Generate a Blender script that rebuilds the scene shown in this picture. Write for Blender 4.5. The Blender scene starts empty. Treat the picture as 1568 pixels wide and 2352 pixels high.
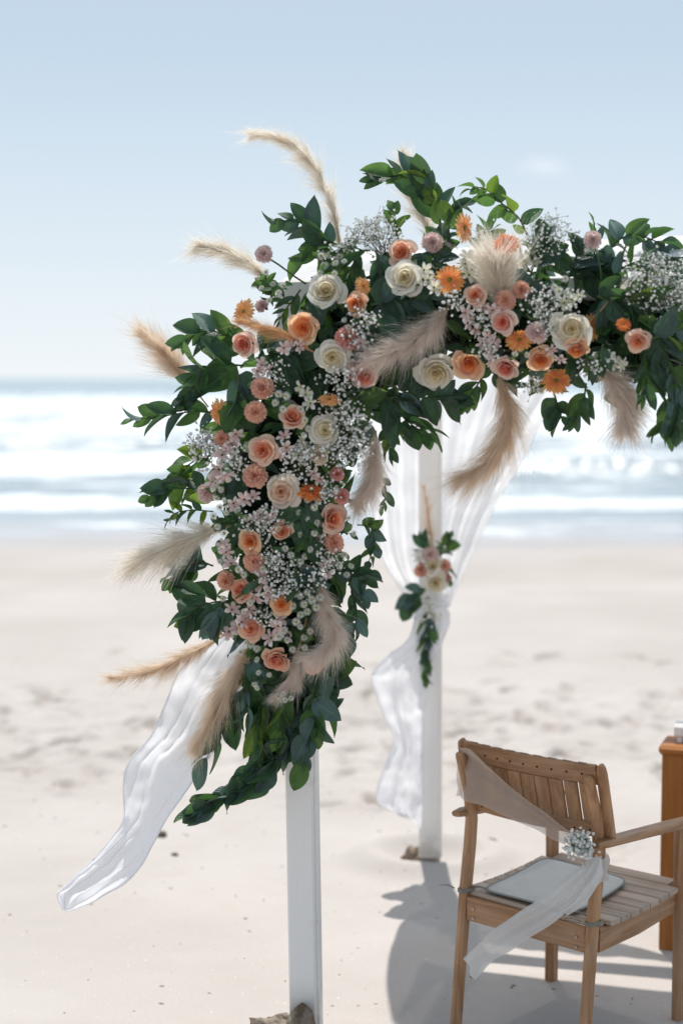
import bpy, math, random
import numpy as np
from mathutils import Vector, Matrix, noise as mnoise

S = bpy.context.scene
C = S.collection
R = math.radians
# ------------------------------------------------------------------ camera
FPX, HCAM, CX, CY, HORIZON = 3600.0, 2.1, 784.0, 1176.0, 868.0
PITCH = math.atan((CY - HORIZON) / FPX)
cam_d = bpy.data.cameras.new('camera')
cam_d.sensor_fit = 'VERTICAL'
cam_d.sensor_height = 36.0
cam_d.lens = FPX / 2352.0 * 36.0
cam_d.clip_start = 0.1
cam_d.clip_end = 20000.0
cam_d.dof.use_dof = True
cam_d.dof.focus_distance = 4.75
cam_d.dof.aperture_fstop = 1.35
cam = bpy.data.objects.new('camera', cam_d)
cam.location = (0, 0, HCAM)
cam.rotation_euler = (math.pi / 2 - PITCH, 0, 0)
C.objects.link(cam)
S.camera = cam

# ------------------------------------------------------------------ light
SUN_EL = R(66.0)
SUN_AZ = (-0.11, 0.99)                       # where the sun stands, seen from above
w = bpy.data.worlds.new('World')
S.world = w
w.use_nodes = True
nt = w.node_tree
nt.nodes.clear()
wo = nt.nodes.new('ShaderNodeOutputWorld')
bg = nt.nodes.new('ShaderNodeBackground')
sky = nt.nodes.new('ShaderNodeTexSky')
sky.sky_type = 'NISHITA'
sky.sun_disc = False
sky.sun_elevation = SUN_EL
sky.sun_rotation = math.atan2(SUN_AZ[0], SUN_AZ[1])
sky.altitude = 0
sky.air_density = 1.0
sky.dust_density = 0.6
sky.ozone_density = 1.0
bg.inputs['Strength'].default_value = 0.08
# one small thin cloud in the sky, upper right
def ray(x, y):
    cp, sp = math.cos(PITCH), math.sin(PITCH)
    u, v = x - CX, CY - y
    return Vector((u, FPX * cp + v * sp, -FPX * sp + v * cp))
cd = ray(1243, 381).normalized()
tc = nt.nodes.new('ShaderNodeTexCoord')
sub = nt.nodes.new('ShaderNodeVectorMath'); sub.operation = 'SUBTRACT'
sub.inputs[1].default_value = cd
scl = nt.nodes.new('ShaderNodeVectorMath'); scl.operation = 'MULTIPLY'
scl.inputs[1].default_value = (66, 30, 150)
ln = nt.nodes.new('ShaderNodeVectorMath'); ln.operation = 'LENGTH'
nz = nt.nodes.new('ShaderNodeTexNoise'); nz.inputs['Scale'].default_value = 85; nz.inputs['Detail'].default_value = 6
ad = nt.nodes.new('ShaderNodeMath'); ad.operation = 'MULTIPLY_ADD'; ad.inputs[1].default_value = 1.6; ad.inputs[2].default_value = -0.8
ad2 = nt.nodes.new('ShaderNodeMath'); ad2.operation = 'ADD'
mr = nt.nodes.new('ShaderNodeMapRange'); mr.interpolation_type = 'SMOOTHSTEP'
for i, v in ((1, 1.3), (2, 0.1), (3, 0.0), (4, 0.3)):
    mr.inputs[i].default_value = v
mixc = nt.nodes.new('ShaderNodeMix'); mixc.data_type = 'RGBA'
mixc.inputs['B'].default_value = (10.5, 10.7, 10.9, 1)
hz = nt.nodes.new('ShaderNodeHueSaturation'); hz.inputs['Saturation'].default_value = 0.42
L = nt.links.new
L(tc.outputs['Generated'], sub.inputs[0]); L(sub.outputs[0], scl.inputs[0]); L(scl.outputs[0], ln.inputs[0])
L(tc.outputs['Generated'], nz.inputs['Vector']); L(nz.outputs['Fac'], ad.inputs[0])
L(ln.outputs['Value'], ad2.inputs[0]); L(ad.outputs[0], ad2.inputs[1]); L(ad2.outputs[0], mr.inputs[0])
sepd = nt.nodes.new('ShaderNodeSeparateXYZ'); L(tc.outputs['Generated'], sepd.inputs[0])
hm = nt.nodes.new('ShaderNodeMapRange'); hm.interpolation_type = 'SMOOTHERSTEP'
for i, v in ((1, -0.05), (2, 0.30), (3, 0.95), (4, 0.5)):
    hm.inputs[i].default_value = v
hazec = nt.nodes.new('ShaderNodeMix'); hazec.data_type = 'RGBA'
veil = nt.nodes.new('ShaderNodeMix'); veil.data_type = 'RGBA'         # a thin pale veil over the whole sky, whiter towards the horizon
veil.inputs['A'].default_value = (5.45, 7.2, 8.85, 1); veil.inputs['B'].default_value = (8.8, 9.3, 9.65, 1)
hm2 = nt.nodes.new('ShaderNodeMapRange')
for i, v in ((1, 0.0), (2, 0.20), (3, 1.0), (4, 0.0)):
    hm2.inputs[i].default_value = v
L(sepd.outputs[2], hm2.inputs[0]); L(hm2.outputs[0], veil.inputs['Factor']); L(veil.outputs['Result'], hazec.inputs['B'])
L(sepd.outputs[2], hm.inputs[0]); L(hm.outputs[0], hazec.inputs['Factor'])
L(sky.outputs[0], hz.inputs['Color']); L(hz.outputs[0], hazec.inputs['A']); L(hazec.outputs['Result'], mixc.inputs['A']); L(mr.outputs[0], mixc.inputs['Factor'])
L(mixc.outputs['Result'], bg.inputs['Color'])
L(bg.outputs[0], wo.inputs['Surface'])

sd = bpy.data.lights.new('sun', 'SUN')
sd.energy = 3.6
sd.angle = R(0.53)
sd.color = (1.0, 0.958, 0.905)
so = bpy.data.objects.new('sun', sd)
hd = Vector((SUN_AZ[0], SUN_AZ[1], 0)).normalized()
sdir = Vector((hd.x * math.cos(SUN_EL), hd.y * math.cos(SUN_EL), math.sin(SUN_EL)))
so.rotation_euler = sdir.to_track_quat('Z', 'Y').to_euler()
so.location = sdir * 50
C.objects.link(so)

S.view_settings.view_transform = 'Standard'
S.view_settings.look = 'None'
S.view_settings.exposure = 0.36
S.view_settings.gamma = 1.0
S.render.engine = 'CYCLES'
S.cycles.use_denoising = True
S.cycles.max_bounces = 12
S.cycles.diffuse_bounces = 7
S.cycles.transparent_max_bounces = 16
S.cycles.sample_clamp_indirect = 8.0

# ------------------------------------------------------------------ helpers
def at(x, y, Y):
    """the point of the place that stands Y metres ahead of the camera on the sight line through photo position x, y"""
    d = ray(x, y)
    return Vector((0, 0, HCAM)) + d * (Y / d.y)

def on_z(x, y, z=0.0):
    d = ray(x, y)
    return Vector((0, 0, HCAM)) + d * ((z - HCAM) / d.z)

def tag(o, label=None, cat=None, group=None, kind=None):
    if label: o['label'] = label
    if cat: o['category'] = cat
    if group: o['group'] = group
    if kind: o['kind'] = kind
    return o

def mesh(name, verts, faces, mat=None, smooth=True, uvs=None, mats=None, fmat=None):
    me = bpy.data.meshes.new(name)
    me.from_pydata([tuple(v) for v in verts], [], faces)
    if mats:
        for m in mats: me.materials.append(m)
        if fmat is not None: me.polygons.foreach_set('material_index', fmat)
    elif mat:
        me.materials.append(mat)
    if uvs is not None:
        ul = me.uv_layers.new(name='UVMap')
        li = np.empty(len(me.loops), dtype=np.int32)
        me.loops.foreach_get('vertex_index', li)
        ul.data.foreach_set('uv', np.asarray(uvs, dtype=np.float32)[li].ravel())
    me.polygons.foreach_set('use_smooth', [smooth] * len(me.polygons))
    me.update()
    return me

def np_mesh(name, V, T, mat, smooth=True):
    """fast path: V (n,3), T (m,k) numpy arrays"""
    me = bpy.data.meshes.new(name)
    n, m, k = len(V), len(T), T.shape[1]
    me.vertices.add(n); me.vertices.foreach_set('co', np.asarray(V, np.float32).ravel())
    me.loops.add(m * k); me.loops.foreach_set('vertex_index', np.asarray(T, np.int32).ravel())
    me.polygons.add(m)
    me.polygons.foreach_set('loop_start', np.arange(0, m * k, k, dtype=np.int32))
    me.polygons.foreach_set('use_smooth', [smooth] * m)
    me.materials.append(mat)
    me.update(calc_edges=True)
    return me

def obj(name, me, parent=None, mw=None):
    """link a mesh; mw is its matrix relative to the parent"""
    o = bpy.data.objects.new(name, me)
    C.objects.link(o)
    if parent is not None: o.parent = parent
    if mw is not None: o.matrix_basis = mw
    return o

def empty(name, loc=(0, 0, 0), mat=None):
    o = bpy.data.objects.new(name, None)
    o.empty_display_size = 0.05
    C.objects.link(o)
    if mat is not None: o.matrix_basis = mat
    else: o.location = loc
    return o

def grid(fn, nu, nv):
    """verts, faces, uvs of a sheet; fn(u, v) with u, v in 0..1"""
    V, U = [], []
    for j in range(nv):
        for i in range(nu):
            u, v = i / (nu - 1), j / (nv - 1)
            V.append(fn(u, v)); U.append((u, v))
    Fc = [(j * nu + i, j * nu + i + 1, (j + 1) * nu + i + 1, (j + 1) * nu + i) for j in range(nv - 1) for i in range(nu - 1)]
    return V, Fc, U

def frame(dirv, nrm):
    """rotation whose Y is dirv and whose Z is near nrm"""
    y = Vector(dirv).normalized()
    z = Vector(nrm) - y * y.dot(Vector(nrm))
    if z.length < 1e-4: z = y.orthogonal()
    z.normalize()
    x = y.cross(z)
    return Matrix((x, y, z)).transposed()

def facing(nrm, roll=0.0):
    z = Vector(nrm).normalized()
    x = Vector((0, 0, 1)).cross(z)
    if x.length < 1e-3: x = Vector((1, 0, 0))
    x.normalize()
    y = z.cross(x)
    return Matrix((x, y, z)).transposed() @ Matrix.Rotation(roll, 3, 'Z')

def catmull(P, n):
    P = [np.array(p, float) for p in P]
    P = [2 * P[0] - P[1]] + P + [2 * P[-1] - P[-2]]
    out = []
    m = len(P) - 3
    for k in range(n):
        t = k / (n - 1) * m
        i = min(int(t), m - 1)
        t -= i
        a, b, c, d = P[i:i + 4]
        out.append(0.5 * ((2 * b) + (-a + c) * t + (2 * a - 5 * b + 4 * c - d) * t * t + (-a + 3 * b - 3 * c + d) * t ** 3))
    return out

def tube(P, r0, r1=None, sides=5):
    r1 = r0 if r1 is None else r1
    V, Fc = [], []
    P = [Vector(p) for p in P]
    n = len(P)
    for i, p in enumerate(P):
        t = (P[min(i + 1, n - 1)] - P[max(i - 1, 0)]).normalized()
        a = t.orthogonal().normalized(); b = t.cross(a)
        r = r0 + (r1 - r0) * i / (n - 1)
        for k in range(sides):
            an = 2 * math.pi * k / sides
            V.append(p + (a * math.cos(an) + b * math.sin(an)) * r)
    for i in range(n - 1):
        for k in range(sides):
            k2 = (k + 1) % sides
            Fc.append((i * sides + k, i * sides + k2, (i + 1) * sides + k2, (i + 1) * sides + k))
    Fc.append(tuple(range(sides))[::-1]); Fc.append(tuple((n - 1) * sides + k for k in range(sides)))
    return V, Fc

def sweep(P, wd, side, ch=0.004):
    """a board or bar: a chamfered rectangle (w along side, d across) swept along P; wd one pair or one per point"""
    P = [Vector(p) for p in P]
    n = len(P)
    if not isinstance(wd[0], (tuple, list)): wd = [wd] * n
    V, Fc = [], []
    for i, p in enumerate(P):
        t = (P[min(i + 1, n - 1)] - P[max(i - 1, 0)]).normalized()
        s = (Vector(side) - t * t.dot(Vector(side))).normalized()
        d = t.cross(s)
        hw, hd_ = wd[i][0] / 2, wd[i][1] / 2
        c = min(ch, hw * .9, hd_ * .9)
        for a, b in ((hw - c, hd_), (-hw + c, hd_), (-hw, hd_ - c), (-hw, -hd_ + c), (-hw + c, -hd_), (hw - c, -hd_), (hw, -hd_ + c), (hw, hd_ - c)):
            V.append(p + s * a + d * b)
    for i in range(n - 1):
        for k in range(8):
            k2 = (k + 1) % 8
            Fc.append((i * 8 + k, i * 8 + k2, (i + 1) * 8 + k2, (i + 1) * 8 + k))
    Fc.append(tuple(range(8))[::-1]); Fc.append(tuple((n - 1) * 8 + k for k in range(8)))
    return V, Fc

def lattice(x, y, seed=0):
    xi, yi = np.floor(x).astype(np.int64), np.floor(y).astype(np.int64)
    fx, fy = x - xi, y - yi
    fx, fy = fx * fx * (3 - 2 * fx), fy * fy * (3 - 2 * fy)
    def hsh(a, b):
        n = (a * 374761393 + b * 668265263 + seed * 974634777) & 0x7fffffff
        n = ((n ^ (n >> 13)) * 1274126177) & 0x7fffffff
        return ((n ^ (n >> 16)) & 0xffff) / 65535.0
    return (hsh(xi, yi) * (1 - fx) + hsh(xi + 1, yi) * fx) * (1 - fy) + (hsh(xi, yi + 1) * (1 - fx) + hsh(xi + 1, yi + 1) * fx) * fy - 0.5

# ------------------------------------------------------------------ materials
class NT:
    def __init__(s, name):
        s.m = bpy.data.materials.new(name); s.m.use_nodes = True
        s.t = s.m.node_tree; s.t.nodes.clear()
        s.out = s.n('ShaderNodeOutputMaterial')
    def n(s, ty, **k):
        q = s.t.nodes.new(ty)
        for a, b in k.items(): setattr(q, a, b)
        return q
    def l(s, a, b): s.t.links.new(a, b)
    def math(s, op, a, b=None, c=None):
        q = s.n('ShaderNodeMath', operation=op)
        for i, v in enumerate((a, b, c)):
            if v is None: continue
            if isinstance(v, (int, float)): q.inputs[i].default_value = v
            else: s.l(v, q.inputs[i])
        return q.outputs[0]
    def mix(s, f, a, b, blend='MIX'):
        q = s.n('ShaderNodeMix', data_type='RGBA', blend_type=blend)
        for k, v in (('Factor', f), ('A', a), ('B', b)):
            if isinstance(v, (int, float)): q.inputs[k].default_value = v
            elif isinstance(v, tuple): q.inputs[k].default_value = v + (1,) if len(v) == 3 else v
            else: s.l(v, q.inputs[k])
        return q.outputs['Result']
    def noise(s, vec, scale, detail=4, rough=.55, dist=0):
        q = s.n('ShaderNodeTexNoise')
        q.inputs['Scale'].default_value = scale; q.inputs['Detail'].default_value = detail
        q.inputs['Roughness'].default_value = rough; q.inputs['Distortion'].default_value = dist
        if vec is not None: s.l(vec, q.inputs['Vector'])
        return q.outputs['Fac']
    def rng(s, v, a, b, c=0., d=1., smooth=True):
        q = s.n('ShaderNodeMapRange', interpolation_type='SMOOTHSTEP' if smooth else 'LINEAR')
        s.l(v, q.inputs[0])
        for i, x in enumerate((a, b, c, d)): q.inputs[i + 1].default_value = x
        return q.outputs[0]
    def bsdf(s, col, rough=.6, spec=.3, bump=None, bd=.01, bs=.5):
        q = s.n('ShaderNodeBsdfPrincipled')
        if isinstance(col, tuple): q.inputs['Base Color'].default_value = col + (1,)
        else: s.l(col, q.inputs['Base Color'])
        if isinstance(rough, (int, float)): q.inputs['Roughness'].default_value = rough
        else: s.l(rough, q.inputs['Roughness'])
        if isinstance(spec, (int, float)): q.inputs['Specular IOR Level'].default_value = spec
        else: s.l(spec, q.inputs['Specular IOR Level'])
        if bump is not None:
            b = s.n('ShaderNodeBump'); b.inputs['Distance'].default_value = bd; b.inputs['Strength'].default_value = bs
            s.l(bump, b.inputs['Height']); s.l(b.outputs[0], q.inputs['Normal'])
        return q.outputs[0]
    def trans(s, base, col, f):
        t = s.n('ShaderNodeBsdfTranslucent')
        if isinstance(col, tuple): t.inputs['Color'].default_value = col + (1,)
        else: s.l(col, t.inputs['Color'])
        return s.shmix(f, base, t.outputs[0])
    def shmix(s, f, a, b):
        m = s.n('ShaderNodeMixShader')
        if isinstance(f, (int, float)): m.inputs[0].default_value = f
        else: s.l(f, m.inputs[0])
        s.l(a, m.inputs[1]); s.l(b, m.inputs[2])
        return m.outputs[0]
    def done(s, sh):
        s.l(sh, s.out.inputs['Surface']); return s.m
    def obj_co(s): return s.n('ShaderNodeTexCoord').outputs['Object']
    def pos(s): return s.n('ShaderNodeNewGeometry').outputs['Position']
    def rand(s): return s.n('ShaderNodeObjectInfo').outputs['Random']
    def uv(s):
        q = s.n('ShaderNodeSeparateXYZ'); s.l(s.n('ShaderNodeUVMap').outputs[0], q.inputs[0]); return q.outputs

def petal_mat(name, base, tip, tf=.38, var=.12, rough=.72, mid=None):
    t = NT(name)
    uv = t.uv()
    col = t.mix(t.rng(uv[1], .15, .85), base, tip)
    if mid:   # a darker streak down the middle of the petal
        d = t.math('ABSOLUTE', t.math('SUBTRACT', uv[0], .5))
        col = t.mix(t.math('MULTIPLY', t.rng(d, .28, .02), t.rng(uv[1], 1.0, .25)), col, mid)
    v = t.n('ShaderNodeHueSaturation'); t.l(col, v.inputs['Color'])
    t.l(t.math('MULTIPLY_ADD', t.rand(), 2 * var, 1 - var), v.inputs['Value'])
    t.l(t.math('MULTIPLY_ADD', t.rand(), .024, .488), v.inputs['Hue'])
    c = v.outputs[0]
    vein = t.noise(t.obj_co(), 9, 3)
    c = t.mix(t.math('MULTIPLY', vein, .12), c, (.9, .85, .75))
    return t.done(t.trans(t.bsdf(c, rough, .12, bump=t.noise(t.obj_co(), 22, 3), bd=.05, bs=.25), c, tf))

def leaf_mat(name, front, back, thru, tf=.3, rough=.42, var=.3, spec=.35):
    t = NT(name)
    uv = t.uv()
    d = t.math('ABSOLUTE', t.math('SUBTRACT', uv[0], .5))
    vein = t.math('MULTIPLY', t.rng(d, .05, .0), .45)
    side = t.math('SINE', t.math('MULTIPLY', t.math('SUBTRACT', t.math('MULTIPLY', uv[1], 1.0), t.math('MULTIPLY', d, .9)), 62.0))
    vein2 = t.math('MULTIPLY', t.rng(side, .8, 1.0), .14)
    geo = t.n('ShaderNodeNewGeometry')
    c = t.mix(geo.outputs['Backfacing'], front, back)
    blot = t.noise(t.obj_co(), 3.5, 4)
    c = t.mix(t.math('MULTIPLY', t.rng(blot, .45, .75), .35), c, tuple(x * 1.7 for x in thru))
    c = t.mix(t.math('MAXIMUM', vein, vein2), c, tuple(min(1, x * 2.2 + .03) for x in front))
    v = t.n('ShaderNodeHueSaturation'); t.l(c, v.inputs['Color'])
    r = t.rand()
    t.l(t.math('MULTIPLY_ADD', r, 2 * var, 1 - var), v.inputs['Value'])
    t.l(t.math('MULTIPLY_ADD', t.math('FRACT', t.math('MULTIPLY', r, 7.3)), .05, .478), v.inputs['Hue'])
    b = t.bsdf(v.outputs[0], rough, spec, bump=t.math('ADD', t.math('MULTIPLY', vein, 1.0), t.math('MULTIPLY', side, .06)), bd=.06, bs=.35)
    return t.done(t.trans(b, thru, tf))

def plain_mat(name, col, rough=.6, spec=.3, var=0, sc=8, tf=0, bump=0, bd=.003):
    t = NT(name)
    co = t.obj_co()
    n = t.noise(co, sc, 5)
    c = t.mix(n, tuple(x * (1 - var) for x in col), tuple(min(1, x * (1 + var)) for x in col))
    b = t.bsdf(c, rough, spec, bump=t.noise(co, sc * 6, 4) if bump else None, bd=bd, bs=bump or .1)
    return t.done(t.trans(b, c, tf) if tf else b)

def wood_mat(name, dark, light, axis=1, grey=0.0, rough=.6, knots=False):
    t = NT(name)
    m = t.n('ShaderNodeMapping')
    t.l(t.obj_co(), m.inputs[0])
    r = t.rand()
    ad = t.n('ShaderNodeCombineXYZ'); t.l(t.math('MULTIPLY', r, 31.0), ad.inputs[0]); t.l(t.math('MULTIPLY', r, 17.0), ad.inputs[1])
    t.l(ad.outputs[0], m.inputs['Location'])
    sc = [42, 42, 42]; sc[axis] = 2.6
    m.inputs['Scale'].default_value = sc
    n1 = t.noise(m.outputs[0], 1.0, 6, .6, .6)
    n2 = t.noise(m.outputs[0], 4.5, 3, .5)
    f = t.math('ADD', t.math('MULTIPLY', t.rng(n1, .3, .7), .75), t.math('MULTIPLY', n2, .3))
    c = t.mix(f, dark, light)
    wear = t.rng(t.noise(t.obj_co(), 7, 5), .42, .75)
    if grey: c = t.mix(t.math('MULTIPLY', wear, grey), c, (.42, .36, .30))
    if knots: c = t.mix(t.math('MULTIPLY', t.rng(t.noise(t.obj_co(), 11, 2), .66, .74), .7), c, tuple(x * .35 for x in dark))
    v = t.n('ShaderNodeHueSaturation'); t.l(c, v.inputs['Color'])
    t.l(t.math('MULTIPLY_ADD', r, .3, .85), v.inputs['Value'])
    return t.done(t.bsdf(v.outputs[0], rough, .35, bump=f, bd=.0015, bs=.35))

def sheer_mat(name, col, clear, tf=.55, weave=900, rough=.8, coarse=.12):
    t = NT(name)
    co = t.obj_co()
    n = t.noise(co, 26, 4)
    b = t.trans(t.bsdf(col, rough, .1, bump=n, bd=.004, bs=.25), col, tf)
    tr = t.n('ShaderNodeBsdfTransparent')
    f = t.math('ADD', t.math('MULTIPLY', t.math('SUBTRACT', n, .5), coarse), clear)
    return t.done(t.shmix(f, b, tr.outputs[0]))

# ------------------------------------------------------------------ the beach
def sand_height(X, Y, want_dug=False):
    dug = np.zeros_like(X)
    z = 0.030 * lattice(X / 2.3, Y / 1.6, 1) + 0.016 * lattice(X / .8 + 5, Y / .5, 2) + 0.007 * lattice(X / .27, Y / .2 + 3, 3) + .004 * lattice(X / .09, Y / .09, 4)
    # wind ripples, faint
    band = np.exp(-((Y - 9.4) / 1.2) ** 2)
    z += band * 0.045 * lattice(X / .22, Y / .17, 5) + band * .03 * lattice(X / .08, Y / .07, 15)
    z += np.exp(-((Y - 15.5) / 1.6) ** 2) * 0.05 * lattice(X / .6, Y / .45, 6)
    rs = np.random.RandomState(4)
    prints = []
    for k in range(170): prints.append((rs.uniform(-3.2, 3.6), rs.normal(9.3, .85)))
    for k in range(40): prints.append((rs.uniform(-3.4, 3.8), rs.uniform(7.8, 12.6)))
    for k in range(22): prints.append((rs.uniform(-3.4, 3.8), rs.normal(8.1, .4)))
    for px, py in prints:
        a = rs.uniform(-.7, .7) + (math.pi / 2 if rs.rand() < .75 else 0)
        sz = rs.uniform(.7, 1.15)
        m = (np.abs(X - px) < .5) & (np.abs(Y - py) < .5)
        if not m.any(): continue
        dx, dy = X[m] - px, Y[m] - py
        u = (dx * math.cos(a) + dy * math.sin(a)) / (.12 * sz)
        v = (-dx * math.sin(a) + dy * math.cos(a)) / (.048 * sz)
        r2 = (u * u + v * v) * (1 + 1.1 * lattice(X[m] / .06 + px * 7, Y[m] / .06, 14))
        dp = rs.uniform(.4, 1) ** 1.5
        dug[m] = np.maximum(dug[m], dp * np.exp(-(r2 * .9) ** 2))
        z[m] += dp * (-.042 * np.exp(-r2 * r2) + .024 * np.exp(-((np.sqrt(np.maximum(r2, 0)) - 1.5) / .35) ** 2))
    # scooped sand round the foot of the far post
    r = np.hypot((X - .40) / 1.25, Y - 6.74)
    z += .05 * np.exp(-((r - .22) / .08) ** 2) - .035 * np.exp(-(r / .12) ** 2)
    z[Y > 13.2] *= .8
    z += -np.clip(Y - 19.0, 0, 40) * .02
    z -= np.clip(-Y, 0, 1) * 0
    return (z, dug) if want_dug else z

xs = np.concatenate([-np.geomspace(900, 3.5, 26)[:-1], np.arange(-3.4, 3.9, .024), np.geomspace(4.0, 900, 26)])
ys = np.concatenate([-np.geomspace(300, 1, 14), np.arange(0, 4.6, .25), np.arange(4.6, 12.9, .024), np.arange(12.9, 17.5, .07), np.arange(17.5, 30, .25)])
XX, YY = np.meshgrid(xs, ys)
ZZ, DUG = sand_height(XX, YY, True)
nx, ny = len(xs), len(ys)
idx = np.arange(nx * ny).reshape(ny, nx)
Q = np.stack([idx[:-1, :-1], idx[:-1, 1:], idx[1:, 1:], idx[1:, :-1]], -1).reshape(-1, 4)

t = NT('dry_sand')
P_ = t.pos()
sep = t.n('ShaderNodeSeparateXYZ'); t.l(P_, sep.inputs[0])
n_big = t.noise(P_, .55, 4); n_mid = t.noise(P_, 5, 5); n_fine = t.noise(P_, 160, 3); n_gr = t.noise(P_, 700, 2)
c = t.mix(t.rng(n_big, .3, .7), (.425, .387, .360), (.487, .449, .422))
c = t.mix(t.math('MULTIPLY', t.rng(n_mid, .5, .8), .35), c, (.44, .375, .32))
c = t.mix(t.math('MULTIPLY', t.rng(n_fine, .35, .75), .22), c, (.62, .56, .50))
# dark specks and broken shell
sp = t.rng(t.noise(P_, 38, 2), .735, .77)
c = t.mix(t.math('MULTIPLY', sp, .45), c, (.16, .11, .075))
sp2 = t.rng(t.noise(P_, 61, 1), .765, .79)
c = t.mix(t.math('MULTIPLY', sp2, .7), c, (.8, .77, .72))
dg = t.n('ShaderNodeAttribute', attribute_name='dug')
c = t.mix(t.math('MULTIPLY', t.math('MULTIPLY', dg.outputs['Fac'], t.rng(n_mid, .3, .65, .35, 1.0)), .62), c, (.25, .195, .15))   # darker brown tone inside the prints
# damp sand towards the water
edge = t.math('ADD', sep.outputs[1], t.math('MULTIPLY', t.noise(P_, .35, 3), 3.0))
damp = t.rng(edge, 18.6, 21.8)
drift = t.math('MULTIPLY', t.rng(edge, 17.2, 18.4), t.rng(edge, 20.2, 18.6))
c = t.mix(t.math('MULTIPLY', drift, .22), c, (.36, .31, .27))
c = t.mix(t.math('MULTIPLY', damp, .5), c, (.36, .33, .32))
rough = t.rng(damp, 0, 1, .95, .35)
sand_m = t.done(t.bsdf(c, rough, t.rng(damp, 0, 1, .12, .4), bump=t.math('ADD', t.math('MULTIPLY', n_mid, .6), t.math('ADD', t.math('MULTIPLY', n_fine, .25), t.math('MULTIPLY', n_gr, .1))), bd=.02, bs=.3))
beach = obj('sand_beach', np_mesh('sand_beach', np.stack([XX, YY, ZZ], -1).reshape(-1, 3), Q, sand_m))
at_ = beach.data.attributes.new('dug', 'FLOAT', 'POINT'); at_.data.foreach_set('value', DUG.astype(np.float32).ravel())
tag(beach, 'pale rippled beach sand with scattered footprints', kind='structure')

# ------------------------------------------------------------------ the sea
sx = np.concatenate([-np.geomspace(9000, 40, 30)[:-1], np.arange(-38, 39, .45), np.geomspace(40, 9000, 30)])
sy = np.concatenate([np.arange(19.2, 60, .14), np.geomspace(60, 400, 230)[1:], np.geomspace(400, 15000, 30)[1:]])
SX, SY = np.meshgrid(sx, sy)
def breaker(Y0, ht, wid, seed, wig):
    yc = Y0 + wig * lattice(SX / 9, SX * 0, seed) * 2 + wig * .4 * lattice(SX / 2.5, SX * 0, seed + 1)
    d = SY - yc
    amp = ht * np.clip(.75 + 1.3 * lattice(SX / 7, SX * 0 + 3, seed + 2), .15, 1.3)
    return amp * np.where(d < 0, np.exp(-(d / (wid * .45)) ** 2), np.exp(-(d / (wid * 1.6)) ** 2))
SZ = -.035 + .03 * lattice(SX / 1.3, SY / .7, 31) * np.clip((SY - 24) / 6, 0, 1) + .12 * lattice(SX / 5, SY / 2.2, 32) * np.clip((SY - 40) / 40, 0, 1)
for a in ((25.6, .10, .5, 41, .5), (34.8, .34, 1.2, 45, 1.2), (47, .42, 1.6, 51, 2), (60, .4, 2, 55, 3), (82, .5, 3, 61, 4), (120, .5, 4, 65, 6), (190, .45, 6, 71, 9)):
    SZ += breaker(*a)
SZ += np.where(SY > 250, .35 * lattice(SX / 14, SY / 9, 33), 0)
SZ = np.where(SY < 22.5, -.035, SZ)
nx, ny = len(sx), len(sy)
idx = np.arange(nx * ny).reshape(ny, nx)
Q = np.stack([idx[:-1, :-1], idx[:-1, 1:], idx[1:, 1:], idx[1:, :-1]], -1).reshape(-1, 4)
t = NT('sea_water')
P_ = t.pos()
sep = t.n('ShaderNodeSeparateXYZ'); t.l(P_, sep.inputs[0])
st = t.n('ShaderNodeVectorMath', operation='MULTIPLY'); st.inputs[1].default_value = (.13, .42, .3); t.l(P_, st.inputs[0])
st2 = t.n('ShaderNodeVectorMath', operation='MULTIPLY'); st2.inputs[1].default_value = (.035, .10, .1); t.l(P_, st2.inputs[0])
nA = t.noise(st.outputs[0], 1.7, 6, .6, .4)
nB = t.noise(st2.outputs[0], 1.0, 4, .55)
nC = t.noise(P_, .9, 5)
yw = t.math('ADD', sep.outputs[1], t.math('MULTIPLY', t.math('SUBTRACT', nB, .5), t.math('MULTIPLY', sep.outputs[1], .16)))
cr = t.n('ShaderNodeValToRGB')
lg = t.math('DIVIDE', t.math('LOGARITHM', t.math('DIVIDE', yw, 20.0), math.e), math.log(20.0))   # 20 m .. 400 m
t.l(lg, cr.inputs[0])
el = cr.color_ramp.elements
def lpos(y): return math.log(y / 20.0) / math.log(20.0)
stops = ((20.3, .34), (22.5, .36), (23.7, .40), (24.4, .22), (25.2, .30), (25.7, .95), (27.2, .95), (28.0, .42), (33.5, .38), (35.4, .80), (37, .86), (44, .78), (46.5, .45), (50, .42), (54, .74), (60, .78), (75, .62), (95, .76), (150, .66), (200, .50), (235, .20), (395, .12))
while len(el) < len(stops): el.new(0.5)
for e, (y, v) in zip(el, stops):
    e.position = lpos(y); e.color = (v, v, v, 1)
f = t.math('ADD', cr.outputs[0], t.math('ADD', t.math('MULTIPLY', t.math('SUBTRACT', nA, .5), 1.75), t.math('MULTIPLY', t.math('SUBTRACT', nC, .5), .6)))
foam = t.rng(f, .42, .66)
film = t.rng(sep.outputs[1], 24.6, 22.2)
water_c = t.mix(t.rng(nB, .3, .7), (.24, .295, .325), (.32, .375, .41))
water_c = t.mix(film, water_c, (.42, .42, .43))
water_c = t.mix(t.rng(sep.outputs[1], 60, 300), water_c, (.25, .335, .365))
water = t.bsdf(water_c, .22, .5, bump=t.noise(P_, 3.2, 5), bd=.12, bs=.5)
fo = t.bsdf(t.mix(t.rng(t.noise(P_, 1.3, 6), .35, .65), (.58, .62, .64), (.80, .82, .83)), .8, .2, bump=t.noise(P_, 6, 5), bd=.12, bs=.6)
sea_m = t.done(t.shmix(foam, water, fo))
sea = obj('sea', np_mesh('sea', np.stack([SX, SY, SZ], -1).reshape(-1, 3), Q, sea_m))
tag(sea, 'bright sea with rows of white breaking waves', kind='structure')

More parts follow.
